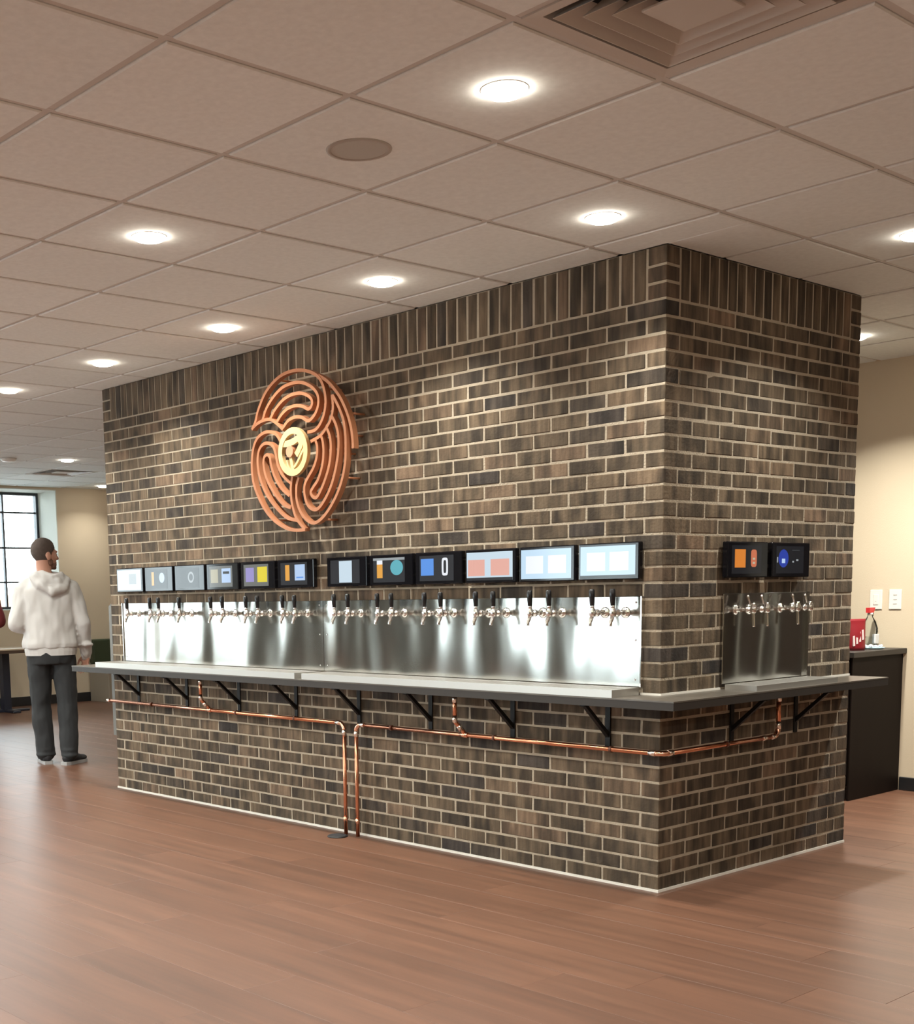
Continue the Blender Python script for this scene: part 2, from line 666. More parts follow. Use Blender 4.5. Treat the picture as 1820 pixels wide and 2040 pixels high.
ZW = ZCEIL + 0.13
win_far = [(0.14, 3.38, 1.18, 2.66), (-2.9, -0.8, 0.5, 2.60), (-6.2, -3.9, 0.5, 2.60)]  # middle opening is added to let in more daylight
win_rear = [(-8.6, -4.6, 0.45, 2.55), (-3.4, -2.3, 0.05, 2.3)]
struct('wall_left', wall_with_openings(0, XFAR - 0.55, XFAR, YREAR - 0.4, YBACK + 0.2, 0, ZW, win_far), paint)
dark_for_steel = mat('unseen_dark_olive_paint', (0.17, 0.16, 0.125), 0.7, noise=(3, 0.08))  # dark tone picked to darken what the front steel reflects
struct('wall_rear', wall_with_openings(1, YREAR - 0.4, YREAR, XFAR, XSIDE + 0.2, 0, ZW, win_rear), dark_for_steel)
struct('added_dark_panel', bbox_bm(XFAR, XFAR + 0.02, YREAR, -6.3, 0.12, ZW), dark_for_steel)  # unseen panel added to darken the middle of the steel's reflection
door_wood = mat('added_door_walnut', (0.045, 0.032, 0.024), 0.45, noise=(6, 0.4, (1, 1, 0.1)))
dd = struct('added_dark_door', bbox_bm(0.30, 3.10, YRIGHT - 0.03, YRIGHT - 0.001, 0.0, 2.35), door_wood)  # unseen dark door added so the side steel reflects dark
for a_, b__ in ((0.36, 1.60), (1.76, 3.04)):
    lf = obj('door_leaf', bbox_bm(a_, b__, YRIGHT - 0.05, YRIGHT - 0.03, 0.01, 2.28, 0.004), door_wood, dd)
    hx = 1.52 if a_ < 1 else 1.84
    bm = bmesh.new()
    tube(bm, [(hx, YRIGHT - 0.05, 0.95), (hx, YRIGHT - 0.10, 0.97), (hx, YRIGHT - 0.10, 1.25), (hx, YRIGHT - 0.05, 1.27)], 0.010, 10)
    obj('door_handle', bm, chrome, lf)
obj('added_pale_post', bbox_bm(1.61, 1.75, YRIGHT - 0.06, YRIGHT - 0.03, 0.0, 2.35, 0.003), paint_pale, dd)  # added pale strip that gives the side steel its bright streak
struct('wall_right', bbox_bm(XRET, XSIDE + 0.2, YRIGHT, YRIGHT + 0.2, 0, ZW), paint)
struct('wall_return', bbox_bm(XRET, XRET + 0.2, YRIGHT + 0.2, YBACK + 0.2, 0, ZW), paint)
struct('wall_back', bbox_bm(XFAR, XRET, YBACK, YBACK + 0.2, 0, ZW), paint)
struct('wall_side', bbox_bm(XSIDE, XSIDE + 0.2, YREAR, YRIGHT, 0, ZW), paint)
struct('baseboard_left', bbox_bm(XFAR, XFAR + 0.014, YREAR, YBACK, 0, 0.115, 0.003), black_trim)
struct('baseboard_rear', bbox_bm(XFAR + 0.014, -3.45, YREAR, YREAR + 0.014, 0, 0.115, 0.003), black_trim)
struct('baseboard_right', bbox_bm(-0.60, 0.295, YRIGHT - 0.014, YRIGHT, 0, 0.085, 0.003), black_trim)
struct('baseboard_back', bbox_bm(XFAR + 0.014, XRET, YBACK - 0.014, YBACK, 0, 0.115, 0.003), black_trim)
struct('baseboard_side', bbox_bm(XSIDE - 0.014, XSIDE, YREAR + 0.014, YRIGHT - 0.014, 0, 0.115, 0.003), black_trim)


def window(name, axis, c, s0, s1, z0, z1, cols, zbars, reveal, inward):
    """Frame, bars and one pane for each light, at depth c; reveal boards line the opening up to `reveal`."""
    def slab(p, q, s, t, d):
        return bbox_bm(c - d, c + d, p, q, s, t) if axis == 0 else bbox_bm(p, q, c - d, c + d, s, t)
    fw, bw = 0.045, 0.022
    bm = bmesh.new()
    for p, q, s, t in ((s0, s1, z0, z0 + fw), (s0, s1, z1 - fw, z1), (s0, s0 + fw, z0 + fw, z1 - fw), (s1 - fw, s1, z0 + fw, z1 - fw)):
        if axis == 0:
            box(bm, c - 0.04, c + 0.04, p, q, s, t)
        else:
            box(bm, p, q, c - 0.04, c + 0.04, s, t)
    root = struct(name, bm, frame_dark)
    xs_ = [s0 + fw + (s1 - s0 - 2 * fw) * k / cols for k in range(cols + 1)]
    zs_ = [z0 + fw] + list(zbars) + [z1 - fw]
    for a in xs_[1:-1]:
        obj('window_bar', slab(a - bw / 2, a + bw / 2, z0 + fw, z1 - fw, 0.025), frame_dark, root)
    for z in zs_[1:-1]:
        obj('window_bar', slab(s0 + fw, s1 - fw, z - bw / 2, z + bw / 2, 0.020), frame_dark, root)
    for a, b_ in zip(xs_, xs_[1:]):
        for z, z2 in zip(zs_, zs_[1:]):
            obj('pane', slab(a, b_, z, z2, 0.003), glass, root)
    # painted lining boards of the deep reveal
    lo, hi = (c + 0.04, reveal) if inward > 0 else (reveal, c - 0.04)
    th = 0.012
    for p, q, s, t in ((s0 - 0.0, s0 + th, z0 + th, z1 - th), (s1 - th, s1, z0 + th, z1 - th), (s0, s1, z0, z0 + th), (s0, s1, z1 - th, z1)):
        obj('reveal_board', bbox_bm(lo, hi, p, q, s, t) if axis == 0 else bbox_bm(p, q, lo, hi, s, t), paint_pale, root)
    return root


XW = XFAR - 0.5
window('window_1', 0, XW, 0.14, 3.38, 1.18, 2.66, 7, [1.53, 1.96, 2.40], XFAR, 1)
window('window_2', 0, XW, -6.2, -3.9, 0.5, 2.60, 4, [1.2, 1.9], XFAR, 1)
window('added_window', 0, XW, -2.9, -0.8, 0.5, 2.60, 4, [1.2, 1.9], XFAR, 1)  # unseen window added for more daylight
window('window_3', 1, YREAR - 0.34, -8.6, -4.6, 0.45, 2.55, 5, [1.15, 1.85], YREAR, 1)
dr = window('door_1', 1, YREAR - 0.34, -3.4, -2.3, 0.05, 2.3, 1, [1.1], YREAR, 1)
struct('ground_outside', bbox_bm(-60, 30, -50, 30, -0.30, -0.13), ground_mat)
vn = thing('delivery_van', 'pale orange vehicle parked outside beyond the window', 'vehicle', (-23.0, 8.9, -0.13), 0.1)
orange_paint = mat('faded_orange_paint', (0.55, 0.34, 0.17), 0.5)
obj('van_body', bbox_bm(-0.95, 0.95, -2.2, 2.2, 0.35, 1.55, 0.2, 3), orange_paint, vn)
obj('side_window', bbox_bm(0.94, 0.955, 0.5, 1.7, 1.0, 1.38, 0.004), black_gloss, vn)
for wx in (-0.85, 0.85):
    for wy in (-1.35, 1.35):
        bm = bmesh.new()
        lathe(bm, [(0, -0.11), (0.36, -0.11), (0.38, 0.0), (0.36, 0.11), (0, 0.11)], (0, 0, 0), (1, 0, 0), 20)
        obj('wheel', bm, black_plastic, vn, (wx, wy, 0.38))

# ------------------------------------------------------------------ the brick block
def quad_box(name, x0, x1, y0, y1, z0, z1):
    return struct(name, bbox_bm(x0, x1, y0, y1, z0, z1), mortar)


JT = 0.0095
ZB0 = 0.004                     # first lower bed
ZLT = ZB0 + 12 * H - 0.002      # top of the lower brickwork
m_ = 0.0022                      # depth of the joints
wf = quad_box('wall_front', XL + m_, -m_, m_, 0.12, ZC + 0.0005, ZTOP)
wr = quad_box('wall_front_side', -0.12, -m_, 0.12, YD - m_, ZC + 0.0005, ZTOP)
wfb = quad_box('wall_front_base', XL + m_, -m_, m_, 0.12, 0.0, ZLT)
wrb = quad_box('wall_front_base_side', -0.12, -m_, 0.12, YD - m_, 0.0, ZLT)
wl = quad_box('wall_block_end', XL + m_, XL + 0.12, 0.12, YD - m_, 0.0, ZTOP)
wk = quad_box('wall_block_back', XL + 0.12, -0.12, YD - 0.12, YD - m_, 0.0, ZTOP)

brick_cache = {}


def brick_mesh(lx, ly, lz):
    v = random.randrange(3)
    key = (round(lx, 4), round(ly, 4), round(lz, 4), v)
    if key not in brick_cache:
        rr = random.Random(str(key))
        bm = bmesh.new()
        box(bm, -lx / 2, lx / 2, -ly / 2, ly / 2, -lz / 2, lz / 2)
        for vv in bm.verts:
            vv.co += Vector((rr.uniform(-1, 1) * 0.0012, rr.uniform(-1, 1) * 0.0008, rr.uniform(-1, 1) * 0.0014))
        bmesh.ops.bevel(bm, geom=bm.edges[:], offset=0.0028, segments=1, affect='EDGES')
        brick_cache[key] = finish(bm, 'brick', brick_mat)
    return brick_cache[key]


def lay(wall, bricks, limit=300):
    """bricks: list of (x0,x1,y0,y1,z0,z1). The nearest become single parts, the others one joined part."""
    bricks.sort(key=lambda q: (Vector(((q[0] + q[1]) / 2, (q[2] + q[3]) / 2, (q[4] + q[5]) / 2)) - CAM).length)
    for q in bricks[:limit]:
        x0, x1, y0, y1, z0, z1 = q
        jx = random.uniform(-0.0015, 0.0015)
        obj('brick', brick_mesh(x1 - x0, y1 - y0, z1 - z0), None, wall,
            ((x0 + x1) / 2 + (jx if wall in (wr, wrb) else 0), (y0 + y1) / 2 + (jx if wall in (wf, wfb) else 0), (z0 + z1) / 2))
    if len(bricks) > limit:
        bm = bmesh.new()
        for q in bricks[limit:]:
            n0 = len(bm.verts)
            box(bm, *q)
        tag(obj('brick_field', bm, brick_stuff, wall), kind='stuff')


BD = 0.092
E_ = 0.0006


def front_row(z0, z1, odd):
    out = []
    if odd:
        for k in range(22):
            a, b_ = -(k + 1) * B, -k * B
            out.append((a + (JT if k < 21 else 0), b_, 0, BD, z0, z1))
    else:
        out.append((-BD, 0, 0, B - JT, z0, z1))
        for k in range(21):
            b_ = -BD - JT - k * B
            out.append((b_ - B + JT, b_, 0, BD, z0, z1))
        out.append((XL, XL + BD - 0.001, 0, B - JT, z0, z1))
    return out


def side_row(z0, z1, odd):
    """Bricks of the short face (x = 0), without the shared corner brick."""
    out = []
    if odd:
        y = BD + JT
        for k in range(6):
            out.append((-BD, 0, y, y + B - JT, z0, z1))
            y += B
        out.append((-BD, 0, y, YD - BD - JT, z0, z1))
        out.append((-B + JT, 0, YD - BD, YD, z0, z1))
    else:
        y = B
        for k in range(6):
            out.append((-BD, 0, y, y + B - JT, z0, z1))
            y += B
        out.append((-BD, 0, y, YD, z0, z1))
    return out


def end_row(z0, z1, odd):
    out = []
    y = (BD + JT) if odd else B
    while y < YD - 0.05:
        out.append((XL, XL + BD, y, min(y + B - JT, YD), z0, z1))
        y += B
    return out


def back_row(z0, z1, odd):
    out = []
    x = XL + BD + JT
    if odd:
        x += B / 2
    while x < -BD - 0.12:
        out.append((x, min(x + B - JT, -BD - JT), YD - BD, YD, z0, z1))
        x += B
    return out


SPLASH = (-4.300, -0.093, 0.886, 1.271)     # front steel: x0, x1, z0, z1
SPLASH_R = (0.438, 1.134, 0.876, 1.274)     # side steel: y0, y1, z0, z1
fu, ru, eu, bu = [], [], [], []
for k in range(24):
    z0 = ZU + k * H + JT / 2
    z1 = ZU + (k + 1) * H - JT / 2
    odd = k % 2 == 1
    for q in front_row(z0, z1, odd):
        if q[0] > SPLASH[0] and q[1] < SPLASH[1] and q[5] < SPLASH[3] - 0.02:
            continue
        fu.append(q)
    for q in side_row(z0, z1, odd):
        if q[2] > SPLASH_R[0] and q[3] < SPLASH_R[1] and q[5] < SPLASH_R[3] - 0.02:
            continue
        ru.append(q)
    eu += end_row(z0, z1, odd)
    bu += back_row(z0, z1, odd)
# soldier course under the ceiling, stacked stubs at the corners
zs = ZU + 24 * H
for k in range(3):
    z0, z1 = zs + k * H + JT / 2, min(zs + (k + 1) * H - JT / 2, ZTOP)
    if k == 2:
        z1 = ZTOP
    fu.append((-BD, 0, 0, BD, z0, z1))
    fu.append((XL, XL + BD, 0, BD, z0, z1))
    ru.append((-BD, 0, YD - BD, YD, z0, z1))
n = 63
pit = (-XL - 2 * BD - JT) / n
soldiers_f = [(-BD - JT - (k + 1) * pit + JT, -BD - JT - k * pit, 0, BD, zs + JT / 2, ZTOP) for k in range(n)]
n = 20
pit = (YD - 2 * BD - JT) / n
soldiers_r = [(-BD, 0, BD + JT + k * pit, BD + JT + (k + 1) * pit - JT, zs + JT / 2, ZTOP) for k in range(n)]
lay(wf, fu + soldiers_f)
lay(wr, ru + soldiers_r)
fl_, rl_ = [], []
for k in range(12):
    z0 = ZB0 + k * H + JT / 2
    z1 = min(ZB0 + (k + 1) * H - JT / 2, ZLT)
    odd = k % 2 == 1
    fl_ += front_row(z0, z1, odd)
    rl_ += side_row(z0, z1, odd)
    eu += end_row(z0, z1, odd)
    bu += back_row(z0, z1, odd)
lay(wfb, fl_)
lay(wrb, rl_)
lay(wl, eu, 0)
lay(wk, bu, 0)

# white sealant bead along the floor
bm = bmesh.new()
box(bm, XL - 0.005, 0.005, -0.005, 0.006, 0, 0.0115)
box(bm, -0.006, 0.005, 0.006, YD, 0, 0.0115)
struct('trim_1', bm, caulk)
bm = bmesh.new()
box(bm, -BD - 0.01, 0.004, -0.004, 0.007, ZC, ZC + 0.009)
box(bm, -0.007, 0.004, 0.007, SPLASH_R[0], ZC, ZC + 0.009)
box(bm, -0.007, 0.004, SPLASH_R[1], YD, ZC, ZC + 0.009)
box(bm, XL - 0.004, SPLASH[0], -0.004, 0.007, ZC, ZC + 0.009)
struct('trim_2', bm, caulk)

# ------------------------------------------------------------------ countertop
OV = 0.215
YCE = 1.56
ZCB = ZLT + 0.0015
ct = thing('countertop', 'dark laminate countertop wrapping the brick block at waist height', 'countertop', (0, 0, ZCB))


def slab_ring(z0, z1, out):
    bm = bmesh.new()
    poly = [(XL - OV + 0.02, 0.6), (XL - OV + 0.02, -OV), (OV, -OV), (OV, YCE), (-0.10, YCE), (-0.10, 0.10), (XL + 0.10, 0.10), (XL + 0.10, 0.6)]
    cx = [Vector((x, y, 0)) for x, y in poly]
    res = []
    for i, p in enumerate(cx):
        x, y = p.x, p.y
        if x < XL:
            x += out
        if y < -0.1:
            y += out
        if x > 0.1:
            x -= out
        res.append((x, y, z0))
    prism(bm, res, (0, 0, z1 - z0))
    return bm


o = obj('counter_surface', slab_ring(ZC - ZCB - 0.006, ZC - ZCB, 0.0), counter_mat, ct)
o = obj('counter_edge', slab_ring(0.0, ZC - ZCB - 0.006, 0.0008), counter_edge, ct)

# ------------------------------------------------------------------ steel splashes and drip trays
sp = thing('steel_backsplash', 'long brushed steel backsplash behind the front row of taps', 'backsplash', (0, 0, 0.886))
for x0, x1 in ((SPLASH[0], -2.202), (-2.200, SPLASH[1])):
    bm = bbox_bm(x0, x1, -0.012, -0.003, 0, SPLASH[3] - 0.886, 0.0015)
    pn = obj('steel_sheet', bm, steel, sp)
    for xx in (x0 + 0.03, x1 - 0.03):
        for zz in (0.03, 0.2, 0.36):
            bm = bmesh.new()
            lathe(bm, [(0.005, 0), (0.005, 0.0015), (0.003, 0.003), (0, 0.003)], (xx, -0.012, zz), (0, -1, 0), 8)
            obj('rivet', bm, chrome, pn)
for x in (SPLASH[0], SPLASH[1]):
    obj('edge_flange', bbox_bm(x - 0.003, x + 0.003, -0.018, -0.002, 0, SPLASH[3] - 0.886), chrome, sp)
sp2 = thing('steel_backsplash', 'short brushed steel backsplash on the narrow side of the brick block', 'backsplash', (0, 0, SPLASH_R[2]))
obj('steel_sheet', bbox_bm(0.003, 0.012, SPLASH_R[0], SPLASH_R[1], 0, SPLASH_R[3] - SPLASH_R[2], 0.0015), steel, sp2)
obj('edge_flange', bbox_bm(0.002, 0.026, SPLASH_R[1] - 0.004, SPLASH_R[1] + 0.002, 0, SPLASH_R[3] - SPLASH_R[2]), chrome, sp2)


def tray(label, x0, x1, y0, y1, h, axis):
    t = thing('drip_tray', label, 'drip tray', ((x0 + x1) / 2, (y0 + y1) / 2, ZC), 0, 'steel drip trays on the countertop')
    a, b_ = (x1 - x0) / 2, (y1 - y0) / 2
    bm = bmesh.new()
    lip = 0.016
    box(bm, -a, a, -b_, b_, 0, 0.006)
    box(bm, -a, -a + lip, -b_, b_, 0.006, h)
    box(bm, a - lip, a, -b_, b_, 0.006, h)
    box(bm, -a + lip, a - lip, -b_, -b_ + lip, 0.006, h)
    box(bm, -a + lip, a - lip, b_ - lip, b_, 0.006, h)
    obj('tray_pan', bm, tray_steel, t)
    # slotted grate: separate bars
    n_ = int((2 * a if axis == 0 else 2 * b_) / 0.03)
    for k in range(n_):
        u = -1 + (k + 0.5) * 2 / n_
        if axis == 0:
            me = bbox_bm(u * (a - lip) - 0.011, u * (a - lip) + 0.011, -b_ + lip, b_ - lip, h - 0.006, h - 0.001)
        else:
            me = bbox_bm(-a + lip, a - lip, u * (b_ - lip) - 0.011, u * (b_ - lip) + 0.011, h - 0.006, h - 0.001)
        obj('grate_bar', me, tray_steel, t)
    return t


tray('long steel drip tray on the left half of the counter', -4.36, -2.225, -0.205, -0.019, 0.032, 0)
tray('long steel drip tray on the right half of the front counter', -2.165, -0.098, -0.205, -0.019, 0.032, 0)
tray('short steel drip tray on the narrow side of the counter', 0.027, 0.185, SPLASH_R[0], SPLASH_R[1] - 0.006, 0.023, 1)


# ------------------------------------------------------------------ taps
def tap(label, loc, rz, group, tall):
    """Faucet built pointing along -y from its wall flange; tall handle or short lever."""
    t = thing('beer_tap', label, 'tap', loc, rz, group)
    bm = bmesh.new()
    lathe(bm, [(0, 0), (0.024, 0), (0.024, 0.004), (0.015, 0.008), (0.011, 0.010), (0.011, 0.052), (0.016, 0.053),
               (0.016, 0.066), (0.011, 0.068), (0.011, 0.088), (0, 0.088)], (0, 0, 0), (0, -1, 0), 18)
    obj('shank', bm, chrome, t)
    bm = bmesh.new()
    lathe(bm, [(0, -0.016), (0.011, -0.016), (0.0145, -0.008), (0.0155, 0.004), (0.012, 0.016), (0.008, 0.022), (0.008, 0.028), (0, 0.028)],
          (0, -0.088, 0), (0, 0, 1), 18)
    obj('faucet_body', bm, chrome, t)
    bm = bmesh.new()
    if tall:
        tube(bm, spline([(0, -0.088, -0.010), (0, -0.096, -0.024), (0, -0.104, -0.040), (0, -0.106, -0.056)], 4), [0.0095] * 7 + [0.008] * 6, 12)
    else:
        tube(bm, spline([(0, -0.088, -0.010), (0, -0.090, -0.03), (0, -0.091, -0.05), (0, -0.092, -0.076)], 4), 0.0065, 12)
    obj('spout', bm, chrome, t)
    bm = bmesh.new()
    if tall:
        lathe(bm, [(0, 0.028), (0.0075, 0.028), (0.010, 0.034), (0.0125, 0.07), (0.0125, 0.096), (0.009, 0.102), (0, 0.102)], (0, -0.088, 0), (0, -0.06, 1), 14)
        obj('handle', bm, black_plastic, t)
        bm = bmesh.new()
        lathe(bm, [(0.0085, 0.022), (0.0095, 0.026), (0.0095, 0.031), (0.0078, 0.034)], (0, -0.088, 0), (0, -0.06, 1), 14)
        obj('collar', bm, chrome, t)
    else:
        lathe(bm, [(0, 0.022), (0.004, 0.022), (0.0045, 0.05), (0.007, 0.056), (0.006, 0.066), (0, 0.069)], (0, -0.080, 0), (0, 0.35, 1), 12)
        obj('lever', bm, chrome, t)
    return t


ZT = 1.203
front_taps = [-0.176, -0.285, -0.525, -0.636, -0.859, -0.970, -1.203, -1.314, -1.553, -1.658, -1.889, -2.000,
              -2.336, -2.444, -2.676, -2.787, -3.021, -3.140, -3.480, -3.715, -3.815, -4.095]
ORD = ['first', 'second', 'third', 'fourth', 'fifth', 'sixth', 'seventh', 'eighth', 'ninth', 'tenth', 'eleventh', 'twelfth',
       'thirteenth', 'fourteenth', 'fifteenth', 'sixteenth', 'seventeenth', 'eighteenth', 'nineteenth', 'twentieth', 'twenty-first', 'twenty-second']
for k, x in enumerate(front_taps):
    tap('chrome tap with tall black handle, %s from the brick corner on the long front' % ORD[k], (x, -0.012, ZT), 0,
        'chrome taps along the front backsplash', True)
for k, y in enumerate((0.533, 0.643, 0.901, 1.011)):
    tap('chrome tap without black handle, %s from the corner on the narrow side' % ORD[k], (0.012, y, ZT), PI / 2,
        'chrome taps on the narrow side backsplash', False)


# ------------------------------------------------------------------ menu screens
def emis(name, rgb, s=1.0):
    c = lin(*rgb)
    return mat('screen_' + name, (0.01, 0.01, 0.012), 0.10, spec=0.3, emit=c, estr=s * 0.82)


SC = {'dark': emis('dark', (46, 48, 50)), 'black': emis('black', (20, 21, 24)), 'grey': emis('grey', (108, 110, 106)),
      'pale': emis('pale', (196, 214, 226)), 'white': emis('white', (232, 236, 242)), 'window_glare': emis('window_glare', (188, 214, 234)),
      'amber': emis('amber', (222, 160, 70)), 'yellow': emis('yellow', (222, 204, 60)), 'blue': emis('blue', (92, 146, 222)),
      'deep': emis('deep', (36, 58, 150)), 'ice': emis('ice', (176, 200, 232)), 'lavender': emis('lavender', (150, 142, 196)),
      'teal': emis('teal', (96, 170, 182)), 'salmon': emis('salmon', (222, 168, 154)), 'orange': emis('orange', (206, 122, 44)),
      'rust': emis('rust', (190, 104, 72)), 'sand': emis('sand', (176, 170, 146)), 'mid': emis('mid', (150, 156, 158)),
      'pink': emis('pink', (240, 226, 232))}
# each: background, list of (u0, v0, u1, v1, colour, shape)
SCREENS = [
    ('pale', [(.05, .08, .45, .6, 'white', 'e'), (.5, .3, .8, .8, 'mid', 'r')], 'pale painted window glare with blurred shapes, farthest left'),
    ('black', [(.22, .18, .34, .86, 'amber', 'r'), (.6, .3, .86, .82, 'ice', 'e')], 'dark display showing an amber glass beside a pale blue badge'),
    ('dark', [(.5, .25, .78, .8, 'mid', 'e'), (.55, .35, .73, .7, 'dark', 'e')], 'dark display showing one round grey badge'),
    ('grey', [(.06, .2, .38, .85, 'sand', 'r'), (.54, .2, .93, .88, 'ice', 'r'), (.6, .62, .87, .74, 'dark', 'r')], 'grey display with a beige label beside a white label'),
    ('grey', [(.08, .2, .42, .85, 'lavender', 'r'), (.56, .18, .95, .88, 'yellow', 'r')], 'grey display with a lavender label beside a yellow label'),
    ('dark', [(.18, .2, .34, .9, 'amber', 'r'), (.54, .2, .92, .9, 'ice', 'r'), (.6, .3, .86, .36, 'blue', 'r')], 'dark display with an amber glass beside a pale blue label'),
    ('dark', [(.3, .04, .74, .96, 'pale', 'r')], 'dark display with one tall white rectangle in the middle'),
    ('dark', [(.12, .18, .30, .86, 'amber', 'r'), (.12, .74, .30, .9, 'white', 'r'), (.55, .28, .95, .9, 'teal', 'e'), (0, .9, 1, 1, 'mid', 'r')], 'dark display with an amber glass beside a round teal badge'),
    ('dark', [(.04, .22, .42, .88, 'blue', 'r'), (.66, .2, .84, .9, 'white', 'p'), (.71, .3, .79, .8, 'dark', 'p')], 'dark display with a blue square beside a white pill shape'),
    ('pale', [(.03, .16, .4, .74, 'salmon', 'r'), (.53, .16, .93, .74, 'salmon', 'r'), (0, 0, 1, .1, 'dark', 'r')], 'painted window glare with two salmon coloured labels'),
    ('window_glare', [(.1, .18, .45, .78, 'white', 'r'), (.55, .18, .9, .78, 'pink', 'r')], 'blue-white painted window glare with two pale cards, second from the brick corner'),
    ('window_glare', [(.12, .2, .46, .8, 'white', 'r'), (.54, .2, .88, .8, 'pink', 'r'), (0, 0, 1, .06, 'dark', 'r')], 'blue-white painted window glare with two pale cards, nearest the brick corner'),
    ('black', [(.10, .22, .46, .86, 'orange', 'r'), (.64, .24, .84, .86, 'rust', 'p'), (.70, .35, .78, .42, 'sand', 'r'), (.70, .5, .78, .57, 'sand', 'r')], 'dark display with an orange square beside a rust pill'),
    ('black', [(.08, .22, .44, .88, 'deep', 'e'), (.2, .38, .32, .54, 'ice', 'r'), (.02, .4, .06, .6, 'mid', 'r'), (.58, .4, .64, .46, 'mid', 'r'), (.72, .46, .8, .52, 'mid', 'r'), (.56, .82, .84, .87, 'dark', 'r')], 'dark display with a blue glow on the narrow side'),
]


def screen(idx, loc, rz, tilt):
    bgc, items, label = SCREENS[idx]
    t = thing('menu_screen', 'black framed tablet: ' + label, 'screen', loc, rz, 'tap menu screens on the brick wall')
    W_, H_ = 0.322, 0.158
    bm = bbox_bm(-W_ / 2, W_ / 2, -0.040, -0.012, -H_ / 2, H_ / 2, 0.005, 2)
    obj('screen_case', bm, black_gloss, t)
    obj('wall_mount', bbox_bm(-0.05, 0.05, -0.012, 0.0, -0.045, 0.045, 0.002), black_iron, t)
    bright = bgc in ('pale', 'window_glare')  # window reflection in the glass, painted as a wider glowing display
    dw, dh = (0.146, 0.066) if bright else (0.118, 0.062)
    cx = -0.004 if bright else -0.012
    bm = bmesh.new()
    names = [bgc]

    def quad(pts, y, c):
        if c not in names:
            names.append(c)
        f = bm.faces.new([bm.verts.new((cx + (2 * u - 1) * dw, y, (2 * v - 1) * dh)) for u, v in pts])
        f.material_index = names.index(c)
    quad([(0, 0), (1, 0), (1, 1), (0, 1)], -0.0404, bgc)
    for i, (u0, v0, u1, v1, c, s) in enumerate(items):
        y = -0.0406 - 0.00012 * i
        if s == 'r':
            quad([(u0, v0), (u1, v0), (u1, v1), (u0, v1)], y, c)
        else:
            um, vm_, ru_, rv = (u0 + u1) / 2, (v0 + v1) / 2, (u1 - u0) / 2, (v1 - v0) / 2
            e = 1.0 if s == 'e' else 0.45
            quad([(um + ru_ * math.copysign(abs(math.cos(a)) ** e, math.cos(a)), vm_ + rv * math.copysign(abs(math.sin(a)) ** e, math.sin(a)))
                  for a in [2 * PI * k / 24 for k in range(24)]], y, c)
    me = bpy.data.meshes.new('display')
    bm.normal_update()
    for f in bm.faces:
        if f.normal.y > 0:
            f.normal_flip()
    bm.to_mesh(me)
    bm.free()
    for nme in names:
        me.materials.append(SC[nme])
    obj('display', me, None, t)
    return t


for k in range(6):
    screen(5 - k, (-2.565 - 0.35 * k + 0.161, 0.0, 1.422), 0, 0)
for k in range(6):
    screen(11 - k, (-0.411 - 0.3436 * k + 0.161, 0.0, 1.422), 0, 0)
screen(12, (0.0, 0.580, 1.422), PI / 2, 0)
screen(13, (0.0, 0.940, 1.422), PI / 2, 0)

